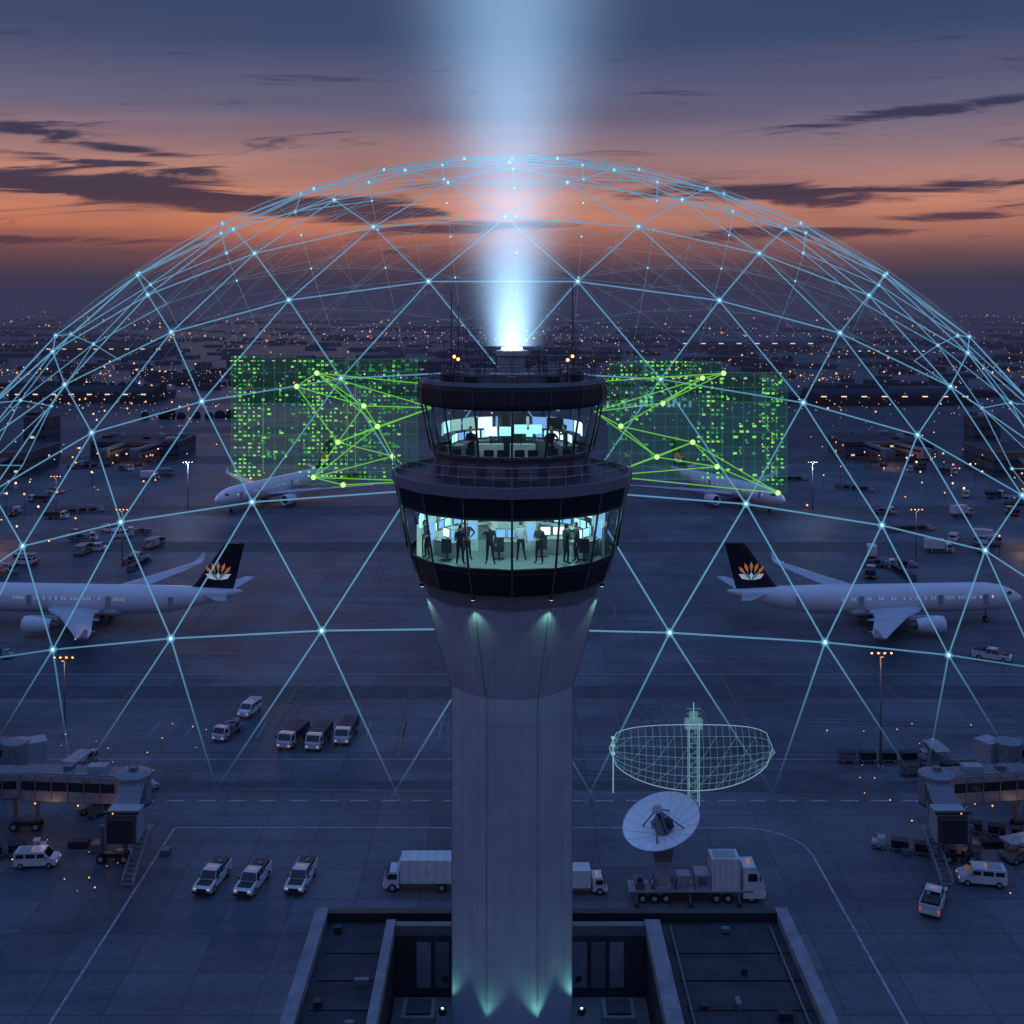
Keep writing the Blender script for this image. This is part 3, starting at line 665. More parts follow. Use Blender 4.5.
# ------------------------------------------------------------------ airplanes
PW=mat('fuselage_white',(.74,.77,.82),.28,var=.05,scale=.25,spec=.5); PG=mat('wing_grey',(.52,.55,.60),.35,var=.12,scale=.4,metal=.1); WIN=mat('cabin_window_lit',(.5,.45,.35),.3,emis=(1,.86,.62),estr=.6); WIN2=mat('cabin_window',(.03,.035,.05),.2)
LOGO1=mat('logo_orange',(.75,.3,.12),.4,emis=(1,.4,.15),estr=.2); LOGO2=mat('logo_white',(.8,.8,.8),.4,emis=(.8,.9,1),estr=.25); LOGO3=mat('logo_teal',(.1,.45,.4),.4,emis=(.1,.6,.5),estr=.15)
def airplane_mesh():
    m=MB(); r=2.8; zc=5.0
    st=[(30,.05,-.55),(29.7,.5,-.5),(29,1.05,-.4),(27.5,1.75,-.22),(25.5,2.35,-.08),(23,2.7,0),(20,2.8,0),(-8,2.8,0),(-14,2.65,.15),(-19,2.2,.55),(-24,1.45,1.15),(-28,.75,1.65),(-30,.25,1.95)]
    n=24; rings=[[(x,rr_*math.cos(2*pi*i/n),zc+dz+rr_*math.sin(2*pi*i/n)) for i in range(n)] for x,rr_,dz in st]
    m.loft(rings,PW,True,True)
    m.loft([[(x,w*math.cos(2*pi*i/12),2.9+h*math.sin(2*pi*i/12)) for i in range(12)] for x,w,h in((9,.6,.3),(7,2.6,1.1),(-5,2.7,1.15),(-8,.6,.4))],PG,True,True)
    def sec(x,y,z,c,t,rz=0):
        pr=[(0,0),(.05,.35),(.2,.5),(.45,.45),(.75,.2),(1,0),(.7,-.2),(.4,-.35),(.15,-.35),(.03,-.2)]
        return [(x-p*c,y,z+q_*c*t) for p,q_ in pr]
    for s in(-1,1):
        m.loft([sec(9,s*1.5,3.4,12,.11),sec(6.2,s*6,3.8,9.2,.11),sec(1.8,s*11,4.2,6.4,.1),sec(-6.5,s*24,5.2,3.6,.09),sec(-9.6,s*29,5.6,2.0,.08)],PG,True,False)
        m.loft([sec(-9.6,s*29,5.6,2.0,.08),sec(-10.6,s*29.9,6.2,1.5,.08),sec(-11.6,s*30.3,7.6,.7,.08)],PW,True)
        m.loft([sec(-22,s*.8,6.6,5.2,.09),sec(-27.8,s*9.6,7.5,2.0,.08)],PG)
        for (ya,yb) in((6.5,12),(13,22)):
            for q_ in(0,1): 
                yy=ya+(yb-ya)*q_; xx=-2.6-(yy-6)*.36; m.tube((xx+1.5,s*yy,3.55+yy*.06),(xx-1.6,s*yy,3.5+yy*.06),.28,PG,6,.08)
        ex,ey,ez=7.2,s*9.6,2.35
        pf=[(1.05,-3.2),(1.35,-2.2),(1.62,-.5),(1.68,1.0),(1.6,2.0),(1.5,2.3),(1.3,2.1),(1.25,1.2)]
        m.loft([[(ex+h,ey+q_*math.cos(2*pi*i/18),ez+q_*math.sin(2*pi*i/18)) for i in range(18)] for q_,h in pf],PW,False,True)
        m.loft([[(ex+h,ey+q_*math.cos(2*pi*i/14),ez+q_*math.sin(2*pi*i/14)) for i in range(14)] for q_,h in[(1.25,1.2),(.01,1.3)]],DARK,False)
        m.loft([[(ex+h,ey+q_*math.cos(2*pi*i/14),ez+q_*math.sin(2*pi*i/14)) for i in range(14)] for q_,h in[(1.05,-3.2),(.7,-3.3),(.3,-4.6)]],GREY,True)
        m.loft([[(ex+1.0,ey-.15,ez+1.3),(ex+1.0,ey+.15,ez+1.3),(ex+.2,ey+.15,4.1),(ex+.2,ey-.15,4.1)],[(ex-4.5,ey-.15,ez+.9),(ex-4.5,ey+.15,ez+.9),(ex-5,ey+.15,4.0),(ex-5,ey-.15,4.0)]],PG)
        x=22.5; i=0
        while x>-18:
            if not(abs(x-12)<1 or abs(x+4)<1 or abs(x-21.2)<.8 or abs(x+16.4)<.9):
                a=math.radians(13); rr_=2.82 if x>-8 else 2.82-(-8-x)*.03; dz=0 if x>-8 else (-8-x)*.025
                if x<-14: rr_=2.66-(-14-x)*.092; dz=.15+(-14-x)*.08
                y=s*rr_*math.cos(a); z=zc+dz+rr_*math.sin(a); 
                m.poly([(x,y,z-.2),(x+.28,y,z-.2),(x+.28,y-s*.08,z+.2),(x,y-s*.08,z+.2)],WIN if R.random()<.6 else WIN2)
            x-=.62
        for dx in(21.2,12,-4,-16.4):
            y=s*2.83 if dx>-10 else s*2.46
            m.box((dx,y*.985,zc+.2),(1.0,.06,1.9),LGREY)
        m.poly([(27.9,s*.35,zc+1.18),(27.2,s*.4,zc+1.5),(26.6,s*1.5,zc+1.35),(27.3,s*1.45,zc+.95)],WIN2)
        m.poly([(27.25,s*1.5,zc+.95),(26.55,s*1.56,zc+1.35),(25.8,s*2.05,zc+1.15),(26.3,s*2.1,zc+.72)],WIN2)
        for gx_ in(-1.2,.6):
            for gy in(-.5,.5): 
                m.wheel(gx_,s*5.2+gy,.62,.4)
        m.tube((-.3,s*5.2,.7),(-.3,s*4.6,3.4),.2,GREY,8)
    def vs(x,z,c,t): return [(x-p*c,q_*c*t,z) for p,q_ in[(0,0),(.08,.35),(.3,.5),(.7,.3),(1,0),(.7,-.3),(.3,-.5),(.08,-.35)]]
    m.loft([vs(-18.5,6.6,9.3,.07),vs(-20.5,8.2,8.0,.075),vs(-26.6,16.4,3.9,.07)],NAVY)
    for s in(-1,1):   # emblem: pointed petals, orange rays above a pale chevron
        def fp(u,z,d=.40): return (u,s*d,z)
        cx,cz=-25.3,9.0
        def petal(deg,r0,r1,w,mt):
            a=math.radians(deg); dx,dz=math.cos(a),math.sin(a); nx,nz=-dz,dx; rm=(r0*.4+r1*.6)
            m.poly([fp(cx+dx*r0,cz+dz*r0),fp(cx+dx*rm+nx*w,cz+dz*rm+nz*w),fp(cx+dx*r1,cz+dz*r1),fp(cx+dx*rm-nx*w,cz+dz*rm-nz*w)],mt)
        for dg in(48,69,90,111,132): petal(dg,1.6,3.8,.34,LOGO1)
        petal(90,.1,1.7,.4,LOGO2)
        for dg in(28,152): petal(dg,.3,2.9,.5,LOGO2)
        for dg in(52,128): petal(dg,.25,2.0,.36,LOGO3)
    m.wheel(22.5,-.35,.5,.3); m.wheel(22.5,.35,.5,.3); m.tube((22.5,0,.5),(22.5,0,2.8),.15,GREY,8)
    m.ball((-9.7,29.4,5.7),.15,HEADL); m.ball((0,0,2.1),.15,REDL)
    return m.mesh('airplane')
apm=airplane_mesh()
for (x,y,rz,sc) in [(-93,257,176,1.12),(81,257,4,1.12),(-84,414,-116,1.12),(76,414,-64,1.12)]:
    place(apm,'passenger_airplane',(x,y,.03),math.radians(rz),scale=sc)

# ------------------------------------------------------------------ vehicles
def m_pickup(paint,bed):
    m=MB()
    m.prism([(-2.75,.5),(-2.7,1.1),(1.15,1.16),(2.5,1.04),(2.78,.85),(2.8,.45),(2.3,.38),(-2.6,.4)],1.95,paint)
    m.box((.25,0,1.46),(2.15,1.76,.62),GLASSD,top=(.66,.84,-.1)); m.box((.12,0,1.80),(1.42,1.5,.07),paint)
    for s in(-1,1):
        for x,t in((1.3,.80),(-.82,-.6)): m.tube((x,s*.86,1.16),(t,s*.73,1.79),.045,paint,4)
        m.tube((.1,s*.87,1.16),(.08,s*.74,1.79),.04,paint,4)
        m.box((-1.8,s*.93,1.28),(1.75,.09,.28),paint); m.box((1.0,s*1.07,1.25),(.12,.2,.16),DARK)
        m.wheel(1.75,s*.88,.4,.26); m.wheel(-1.75,s*.88,.4,.26)
        m.box((2.78,s*.72,.83),(.06,.30,.14),HEADL); m.box((-2.76,s*.85,.95),(.05,.14,.3),TAIL)
    m.box((-2.68,0,1.28),(.09,1.9,.28),paint); m.box((-1.78,0,1.17),(1.7,1.72,.04),bed)
    if bed is DARK: m.box((-1.75,0,1.4),(1.6,1.6,.42),bed)
    m.box((2.8,0,.74),(.06,1.0,.26),DARK); m.box((2.82,0,.5),(.14,1.9,.18),DARK)
    m.box((.1,0,1.88),(.2,.8,.09),BAR)
    m.box((-1.2,.3,1.75),(.5,.4,.3),GREY); m.box((1.9,0,1.13),(1.1,1.5,.03),DARK,top=(.95,.95,0))
    return m
def m_utility(cargo):
    m=MB()
    m.box((-.3,0,.62),(6.4,1.1,.28),DARK)
    m.prism([(1.5,.5),(1.5,2.2),(2.75,2.25),(3.25,1.4),(3.35,1.2),(3.35,.45)],2.15,VWHITE)
    m.poly([(2.80,-.9,2.18),(2.80,.9,2.18),(3.26,.95,1.45),(3.26,-.95,1.45)],GLASSD)
    for s in(-1,1):
        m.box((2.35,s*1.08,1.65),(.9,.03,.6),GLASSD); m.wheel(2.4,s*.95,.48,.3); m.wheel(-1.9,s*.95,.48,.34)
        m.box((3.37,s*.8,.75),(.05,.3,.2),HEADL); m.box((2.95,s*1.25,1.7),(.1,.25,.4),DARK); m.box((-3.5,s*.8,.8),(.04,.2,.15),TAIL)
    m.box((-1.1,0,.9),(4.8,2.3,.25),GREY)
    if cargo=='dark':
        m.box((-1.1,0,1.55),(4.6,2.2,1.1),DARK); 
        for k in range(6): m.box((-3.1+k*.8,0,1.58),(.08,2.26,1.12),GREY)
    elif cargo=='box': m.box((-1.1,0,2.1),(4.7,2.3,2.2),VWHITE)
    elif cargo=='gear':
        for k in range(5): m.box((-3+k*.95,R.uniform(-.3,.3),1.35),(.8,R.uniform(1,1.9),R.uniform(.4,.9)),R.choice([GREY,DARK,LGREY]))
        m.tube((-3,0,1.4),(1,0,2.5),.15,LGREY)
    m.box((2.1,0,2.3),(.3,1.0,.12),BAR)
    return m
def m_boxtruck():
    m=MB()
    m.box((-.5,0,.7),(7.6,1.1,.3),DARK)
    m.prism([(2.3,.5),(2.3,2.35),(3.4,2.4),(4.0,1.5),(4.15,1.3),(4.15,.45)],2.3,VWHITE)
    m.poly([(3.46,-1,2.32),(3.46,1,2.32),(4.01,1.05,1.56),(4.01,-1.05,1.56)],GLASSD)
    m.box((-.95,0,2.35),(6.3,2.5,2.75),VWHITE); m.box((2.35,0,2.75),(.5,2.0,.7),VWHITE,top=(.5,.9,-.1))
    for k in range(7): 
        for s in(-1,1): m.box((-3.9+k,s*1.262,2.35),(.04,.02,2.6),LGREY)
    for k in range(7): m.box((-3.9+k,0,3.735),(.05,2.4,.02),LGREY)
    for s in(-1,1):
        m.box((3.05,s*1.16,1.8),(1.0,.03,.62),GLASSD); m.wheel(3.1,s*1.0,.5,.32); m.wheel(-2.6,s*1.0,.5,.36)
        m.box((4.17,s*.85,.8),(.05,.3,.2),HEADL); m.box((3.6,s*1.35,1.85),(.1,.22,.45),DARK); m.box((-.5,s*1.24,1.02),(6,.04,.12),GREY)
        m.box((-4.12,s*.9,.95),(.04,.2,.15),TAIL)
    m.box((4.18,0,1.05),(.04,1.4,.3),DARK)
    return m
def m_van():
    m=MB()
    m.prism([(-2.6,.4),(-2.6,2.0),(-2.45,2.12),(1.1,2.12),(1.9,1.35),(2.6,1.15),(2.72,.8),(2.72,.4)],2.0,VWHITE)
    m.poly([(1.2,-.85,2.06),(1.2,.85,2.06),(1.9,.9,1.4),(1.9,-.9,1.4)],GLASSD)
    for s in(-1,1):
        for x,w in((.75,.9),(-.5,1.2),(-1.8,1.0)): m.box((x,s*1.005,1.62),(w,.02,.5),GLASSD)
        m.wheel(1.8,s*.9,.38,.26); m.wheel(-1.7,s*.9,.38,.26); m.box((2.7,s*.75,.85),(.08,.3,.2),HEADL); m.box((-2.61,s*.85,1.1),(.03,.15,.4),TAIL); m.box((1.4,s*1.1,1.4),(.1,.2,.2),DARK)
    m.box((-2.61,0,1.65),(.03,1.5,.5),GLASSD); m.box((-.4,0,2.2),(.22,.8,.1),BAR); m.box((-1.3,0,2.18),(1.6,1.4,.05),LGREY)
    return m
def m_carts():
    m=MB()
    m.prism([(1.6,.3),(1.6,.9),(2.4,1.0),(3.3,.85),(3.4,.3)],1.4,LGREY); m.box((2.1,0,1.55),(.9,1.2,.06),LGREY)
    for x in(1.7,2.5):
        for s in(-1,1): m.tube((x,s*.55,.9),(x,s*.55,1.55),.03,DARK,5)
    for x in(1.9,3.0):
        for s in(-1,1): m.wheel(x,s*.65,.28,.2)
    for k in range(4):
        x=-.2-k*2.9; m.box((x,0,.45),(2.4,1.5,.12),GREY); m.tube((x+1.2,0,.45),(x+1.8,0,.45),.04,DARK,5)
        m.box((x,0,.51+.45),(2.1,1.3,.9 if k%2 else .7),R.choice([DARK,GREY,NAVY])); m.box((x,0,1.5),(2.3,1.45,.05),DARK)
        for a in(-1.05,1.05):
            for s in(-1,1): m.tube((x+a,s*.68,.5),(x+a,s*.68,1.5),.025,DARK,4)
            for s in(-1,1): m.wheel(x+a*.75,s*.65,.22,.14)
    return m
def m_loader():
    m=MB()
    m.box((0,0,.7),(6.5,2.6,.5),GREY); m.box((2.6,-.8,1.7),(1.0,1.0,1.5),LGREY); m.box((2.62,-.8,1.95),(1.04,1.04,.7),GLASSD)
    m.box((-.4,0,2.6),(5,2.4,.2),LGREY)
    for s in(-1,1):
        m.tube((-2.4,s*1.1,.9),(1.8,s*1.1,2.5),.08,DARK,5); m.tube((1.8,s*1.1,.9),(-2.4,s*1.1,2.5),.08,DARK,5)
        for x in(-2.4,2.3): m.wheel(x,s*1.15,.42,.3)
        for k in range(6): m.tube((-2.8+k,s*1.2,2.7),(-2.8+k,s*1.2,3.5),.03,GREY,4)
        m.tube((-2.8,s*1.2,3.5),(2.2,s*1.2,3.5),.03,GREY,4)
    m.box((2.6,-.8,2.52),(.3,.3,.12),BAR)
    return m
PK=m_pickup(VWHITE,DARK).mesh('pickup'); UD=m_utility('dark').mesh('utility_dark'); UB=m_utility('gear').mesh('utility_gear'); UX=m_utility('box').mesh('utility_box')
BT=m_boxtruck().mesh('box_truck'); VN=m_van().mesh('van'); CT=m_carts().mesh('baggage_carts'); LD=m_loader().mesh('loader')
rad_=math.radians
def veh(me,name,x,y,deg,sc=1.0,bv=.035): return place(me,name,(x,y,.03),rad_(deg),bevel=bv,scale=sc)
for x in(-36.9,-31.8,-26.0): veh(PK,'pickup_truck',x,142.0+R.uniform(-.5,.5),-97+R.uniform(-3,6),1.2)
for x,y,d in((-35.6,188,-104),(-31.3,187.5,-98),(-27.2,190,-96)): veh(UD,'cargo_truck',x,y,d,1.12)
veh(UB,'utility_truck',-46.9,191,-106,1.02); veh(VN,'service_van',-45.6,201,-104,1.02)
veh(BT,'box_truck',-11.3,141.5,180,1.05); veh(UX,'utility_truck',8.3,140.5,2,.95)
veh(VN,'service_van',-60.5,147,4,1); veh(VN,'service_van',58.0,142.5,170,1.05); veh(PK,'pickup_truck',50,137,62,1.2)
veh(PK,'pickup_truck',96,231,-30,1.3); veh(CT,'baggage_cart_train',50.5,151,160); veh(CT,'baggage_cart_train',62,180,0,1.1)
veh(CT,'baggage_cart_train',70,176,6,1.1); veh(LD,'cargo_loader',-66,176,80); veh(CT,'baggage_cart_train',-64,150,20); veh(CT,'baggage_cart_train',-54,168,60,.9); veh(LD,'cargo_loader',66,180,95)
veh(LD,'cargo_loader',66,149,20); veh(UD,'cargo_truck',71,146,200); veh(CT,'baggage_cart_train',68,154,-20); veh(UB,'utility_truck',-70,148,-10); veh(LD,'cargo_loader',-58,163,15,.9)
for (me,nm,x,y,d) in [(CT,'baggage_cart_train',-104,232,0),(LD,'cargo_loader',-112,240,10),(UX,'utility_truck',112,236,170),
  (UB,'utility_truck',-128,345,10),(VN,'service_van',-118,350,40),(PK,'pickup_truck',-133,352,80),(UX,'utility_truck',122,330,-10),(VN,'service_van',132,345,60),(CT,'baggage_cart_train',128,360,10),(LD,'cargo_loader',139,338,0),(UD,'cargo_truck',-150,380,0),(UX,'utility_truck',150,385,20),
  (CT,'baggage_cart_train',-60,470,20),(CT,'baggage_cart_train',114,460,10),(PK,'pickup_truck',-170,430,0),(UD,'cargo_truck',176,420,20)]:
    veh(me,nm,x,y,d,1.15,0)
NMS={0:(UX,'utility_truck'),1:(VN,'service_van'),2:(CT,'baggage_cart_train'),3:(LD,'cargo_loader'),4:(UD,'cargo_truck'),5:(UB,'utility_truck')}
R2=random.Random(21)
for i in range(40):
    sg=R2.choice((-1,1)); y=R2.uniform(300,520); x=sg*R2.uniform(.30*y,.45*y); me_,nm=NMS[R2.randint(0,5)]
    if any(abs(x-sg*X_)<14 and abs(y-Y_)<16 for X_,Y_ in((190,382),(205,457),(225,457),(185,360),(200,360),(215,360),(165,510),(215,528))): continue
    veh(me_,nm,x,y,R2.choice((0,90,180,20,-30,70))+R2.uniform(-8,8),1.1,0)

# satellite dish truck
sdt=empty('satellite_dish_truck',(22.2,139,.03)); m=MB()
m.box((-.8,0,1.15),(14.5,2.2,.35),GREY); m.box((-.8,0,1.42),(14.8,2.7,.16),LGREY)
for x in(-6.6,-5.2,-3.8,2.2,3.6,6.4):
    for s in(-1,1): m.wheel(x,s*1.05,.55,.42)
m.box((-1,-1.38,1.0),(4.5,.1,.5),DARK); m.box((-1,1.38,1.0),(4.5,.1,.5),DARK)
m.prism([(5.4,.6),(5.4,4.3),(6.9,4.35),(7.7,2.7),(7.95,2.3),(8.0,.6)],2.7,VWHITE)
m.poly([(6.98,-1.2,4.22),(6.98,1.2,4.22),(7.69,1.2,2.78),(7.69,-1.2,2.78)],GLASSD)
for s in(-1,1): m.box((6.5,s*1.36,3.1),(1.1,.04,.9),GLASSD); m.box((7.4,s*1.6,3.1),(.12,.3,.6),DARK); m.box((8.02,s*1.0,1.1),(.05,.4,.3),HEADL)
m.box((8.02,0,1.7),(.04,1.8,.6),DARK); m.box((6.2,0,4.42),(.3,1.2,.14),BAR)
m.box((3.3,0,3.4),(3.4,2.6,3.8),VWHITE); 
for k in range(5): m.box((1.9+k*.72,-1.31,3.4),(.05,.03,3.6),LGREY)
m.box((3.3,0,5.33),(2.6,1.8,.1),LGREY); m.box((.6,0,2.4),(1.8,2.3,1.8),LGREY); m.box((.6,-1.17,2.5),(1.2,.03,1.1),GREY)
m.box((-1.6,.3,2.2),(1.6,1.6,1.4),LGREY); m.box((-6.9,0,1.9),(1.1,2.2,.8),GREY); m.box((-6.9,-.6,2.5),(.6,.6,.5),DARK)
for k in range(9): m.tube((-7.9+k*.95,-1.3,1.5),(-7.9+k*.95,-1.3,2.2),.03,DARK,4)
m.tube((-7.9,-1.3,2.2),(-.3,-1.3,2.2),.03,DARK,4)
m.lathe([(1.5,1.5),(1.5,2.0),(1.1,2.1),(1.0,4.2),(1.2,4.4),(1.2,4.8)],16,LGREY,c=(-4,0,0),caps=True)
for k in range(4):
    a=pi/4+k*pi/2; m.tube((-4+2.2*math.cos(a),1.2*math.sin(a),1.5),(-4,0,4.2),.16,GREY,6)
m.box((-4,-.3,5.6),(1.8,1.2,2.2),GREY)
for s in(-1,1): m.tube((-4+s*.9,-.2,4.5),(-4.2+s*1.4,-.9,7.8),.2,LGREY,6)
for x in(-7.4,4.8,-1): 
    for s in(-1,1): m.tube((x,s*1.3,1.2),(x,s*2.1,.4),.08,GREY,5); m.box((x,s*2.1,.2),(.5,.5,.3),DARK)
m.obj('carrier_vehicle',parent=sdt,bevel=.03)
DISH=mat('dish_white',(.86,.88,.9),.35,var=.05,scale=1)
m=MB(); RD=4.7; pf=[(RD*t,1.5*t*t) for t in[.02,.15,.3,.45,.6,.75,.88,1]]
m.lathe(pf,40,DISH,sm=True); m.lathe([(r,z-.12) for r,z in pf]+[(RD+.06,1.5)],40,LGREY,sm=True); m.lathe([(RD,1.5),(RD+.08,1.52),(RD+.08,1.36),(RD,1.35)],40,LGREY)
for k in range(16):
    a=k*pi/8
    for (r0,z0),(r1,z1) in zip(pf,pf[1:]): m.tube((r0*math.cos(a),r0*math.sin(a),z0+.01),(r1*math.cos(a),r1*math.sin(a),z1+.01),.02,LGREY,4)
for k in range(4): a=k*pi/2+.4; m.tube((2.6*math.cos(a),2.6*math.sin(a),.5),(.25*math.cos(a),.25*math.sin(a),3.0),.1,GREY,6)
m.lathe([(.2,2.8),(.6,3.0),(.65,3.3),(.2,3.5)],14,LGREY,caps=True); m.lathe([(1.0,.05),(.7,.9),(.5,1.9),(.7,2.0)],14,GREY,caps=True); m.tube((0,0,1.9),(0,0,3),.15,DARK,6)
m.box((.7,.4,1.0),(.9,.7,1.1),DARK); m.box((-.8,-.3,.9),(.7,.9,.9),GREY); m.tube((.9,-.6,.3),(.2,-.2,3.0),.09,DARK,5)
m.lathe([(.9,-.15),(.8,-1.1)],12,GREY,caps=True)
d=m.obj('dish_reflector',parent=sdt); d.location=(-4.0,-1.0,8.6); d.rotation_euler=Vector((-.30,-.26,.91)).to_track_quat('Z','Y').to_euler()

# radar hologram
HC=glow('radar_hologram_line',(.28,.64,.76),.38,.45); HC2=glow('radar_hologram_bright',(.42,.78,.88),.6,.65)
m=MB(); rh=empty('radar_antenna_hologram',(23.2,146,0)); zc=13.9
NU,NV=24,7
def S(i,j):
    u=-1+2*i/NU; v=-1+2*j/NV; w=math.sqrt(max(0,1-u*u))**.75
    return (10.6*u, 3.2*(u*u)-1.0+ (v*v)*1.6, zc+v*4.2*w)
for i in range(NU+1):
    for j in range(NV): m.tube(S(i,j),S(i,j+1),.03,HC,4)
for j in range(NV+1):
    for i in range(NU): m.tube(S(i,j),S(i+1,j),.035 if 0<j<NV else .05,HC if 0<j<NV else HC2,4)
for i in range(0,NU,3):
    for j in (0,3): m.tube(S(i,j),S(i+3,j+3),.03,HC,4)
for s in range(4):
    a=pi/4+s*pi/2; b2=a+pi/2; rr_=.9
    c0=(rr_*math.cos(a),rr_*math.sin(a)+1.5)
    c1=(rr_*math.cos(b2),rr_*math.sin(b2)+1.5)
    m.tube((*c0,7.6),(*c0,18.2),.035,HC2,4)
    z=7.6; 
    while z<18: m.tube((*c0,z),(*c1,z+1.25),.03,HC,4); m.tube((*c0,z),(*c1,z),.03,HC,4); z+=1.25
m.tube((0,1.5,18.2),(0,1.5,20.6),.06,HC2,5)
for z in(18.6,19.2,19.8): m.tube((-.9,1.5,z),(.9,1.5,z),.05,HC,4)
m.box((0,1.5,17.9),(2.2,.9,1.2),HC); m.box((0,1.5,19.0),(1.0,.6,.8),HC)
m.tube((-10.3,1.2,9.2),(-10.3,1.2,16.4),.07,HC2,5)
for z in(14.2,15.2,16.2): m.box((-10.3,1.2,z),(.5,.3,.25),HC2)
m.obj('antenna_wireframe',parent=rh)

# ------------------------------------------------------------------ jet bridges
RIB=mat('bridge_panel',(.22,.235,.27),.5,var=.25,scale=1.5,metal=.1)
def tunnel(m,a,b,w,z,h):
    a=Vector((*a,0));b=Vector((*b,0)); d=b-a; L=d.length; ang=math.atan2(d.y,d.x); c=(a+b)/2
    m.box((c.x,c.y,z+h/2),(L,w,h),RIB,rz=ang); m.box((c.x,c.y,z+h+.06),(L+.1,w*.86,.12),GREY,rz=ang); m.box((c.x,c.y,z-.12),(L,w*.8,.22),DARK,rz=ang)
    n=Vector((-math.sin(ang),math.cos(ang),0)); dn=d.normalized()
    k=max(1,int(L/2.2))
    for i in range(k+1):
        p=a+dn*(i*L/k)
        for s in(-1,1): m.box((p.x+n.x*s*(w/2+.04),p.y+n.y*s*(w/2+.04),z+h/2),(.14,.08,h),GREY,rz=ang)
        m.box((p.x,p.y,z+h+.13),(.1,w*.9,.06),LGREY,rz=ang)
    for s in(-1,1): m.box((c.x+n.x*s*(w/2+.03),c.y+n.y*s*(w/2+.03),z+h*.58),(L*.96,.05,h*.34),GLASSD,rz=ang)
def stairs(m,x,y,ang,z,n=12):
    c,s_=math.cos(ang),math.sin(ang)
    for i in range(n):
        t=i/n; px,py=x+c*t*5.5,y+s_*t*5.5; m.box((px,py,z*(1-t)),(.5,1.3,.08),GREY,rz=ang)
    for s in(-1,1):
        ox,oy=-s_*s*.7,c*s*.7
        for dz in(0,.55,1.05): m.tube((x+ox,y+oy,z+dz),(x+c*5.5+ox,y+s_*5.5+oy,dz+.1),.05,LGREY if dz else GREY,4)
        for i in range(6):
            t=i/5; m.tube((x+ox+c*5.5*t,y+oy+s_*5.5*t,z*(1-t)),(x+ox+c*5.5*t,y+oy+s_*5.5*t,z*(1-t)+1.05),.03,GREY,4)
def jet_bridge(sg,name):
    m=MB(); X=lambda x:sg*x
    if sg<0: seg=[(90,157,66,156.6),(66,156.8,52.5,155.6)]
    else: seg=[(90,158,70,157),(70,157.2,58,155.6)]
    sx=0 if sg<0 else 6.2
    tunnel(m,(X(seg[0][0]),seg[0][1]),(X(seg[0][2]),seg[0][3]),3.2,5,3.2); tunnel(m,(X(seg[1][0]),seg[1][1]),(X(seg[1][2]),seg[1][3]),3.6,4.8,3.5)
    B=lambda x:X(x+sx)
    m.lathe([(2.3,4.6),(2.3,8.4),(2.4,8.45),(1.5,8.8),(.1,8.9)],18,RIB,c=(B(50.8),155,0)); m.lathe([(2.35,4.4),(2.35,4.62),(.1,4.6)],18,DARK,c=(B(50.8),155,0))
    tunnel(m,(B(50.4),153.4),(B(48.9),146.2),3.1,4.7,3.2)
    m.box((B(48.6),144.9,6.3),(4.0,2.6,3.7),LGREY); m.box((B(48.6),143.58,6.7),(3.2,.06,1.7),GLASSD); m.box((B(48.6),143.4,8.3),(4.4,.5,.3),DARK)
    for i in range(6): m.box((B(48.6),143.5-.12*i,6.1),(3.7-.1*i,.06,3.4-.1*i),DARK if i%2 else GREY)
    for (x,y) in((seg[1][0],157),(51+sx,148)):
        for s in(-1,1):
            m.tube((X(x)+s*1.5,y,.8),(X(x)+s*1.5,y,4.7),.28,GREY,10); m.tube((X(x)+s*1.5,y,.8),(X(x)+s*.3,y,4.7),.09,LGREY,6)
            m.wheel(X(x)+s*1.5,y-.5,.6,.5); m.wheel(X(x)+s*1.5,y+.5,.6,.5)
        m.box((X(x),y,.9),(3.6,.8,.6),DARK); m.box((X(x),y,4.4),(3.8,.7,.5),GREY)
    m.tube((X(80),157.4,0),(X(80),157.4,5),.5,GREY,12)
    stairs(m,B(46.4),146.5,-pi/2+(0.12*sg),4.8)
    m.box((B(46.6),147.2,4.75),(1.6,1.8,.1),GREY)
    m.box((B(56),156.3,8.75),(2.6,1.6,.7),LGREY); m.box((B(60),156.6,8.7),(1.2,1.2,.5),GREY); m.box((B(50.8),155,9.1),(1,1,.5),GREY)
    for (x,y,z) in((52,152,4.3),(58,154.3,4.4),(64,155.0,4.4),(49.5,143.2,8.3)): m.ball((B(x),y,z),.12,AMBERS)
    m.box((B(50),149,.5),(2.2,1.2,.9),LGREY); m.box((B(54),151,.6),(1.6,1.6,1.1),GREY); m.box((B(57),152,.5),(2.6,1.2,.8),DARK); m.box((B(45),150,.4),(1.2,1.2,.7),GREY)
    e=empty(name,(0,0,.03)); m.obj('bridge_structure',parent=e,bevel=.03)
    for (x,y) in((53,151),(62,153.0)): lamp('POINT','bridge_underlight',(B(x),y,4),60,(1,.5,.22),size=.15,parent=e)
    m=MB(); tunnel(m,(90*sg,170),(73*sg,168),3,4.8,3); m.lathe([(1.9,4.6),(1.9,8.0),(.1,8.4)],16,RIB,c=(72*sg,167.5,0)); m.tube((74*sg,168,0),(74*sg,168,4.8),.4,GREY,10)
    m.box((69.8*sg,169,6.1),(3,3,3.2),LGREY,rz=.5); m.box((74*sg,168,.5),(3,1,.8),DARK)
    e=empty(name,(0,0,.03)); m.obj('bridge_structure',parent=e,bevel=.03)
jet_bridge(-1,'jet_bridge'); jet_bridge(1,'jet_bridge')

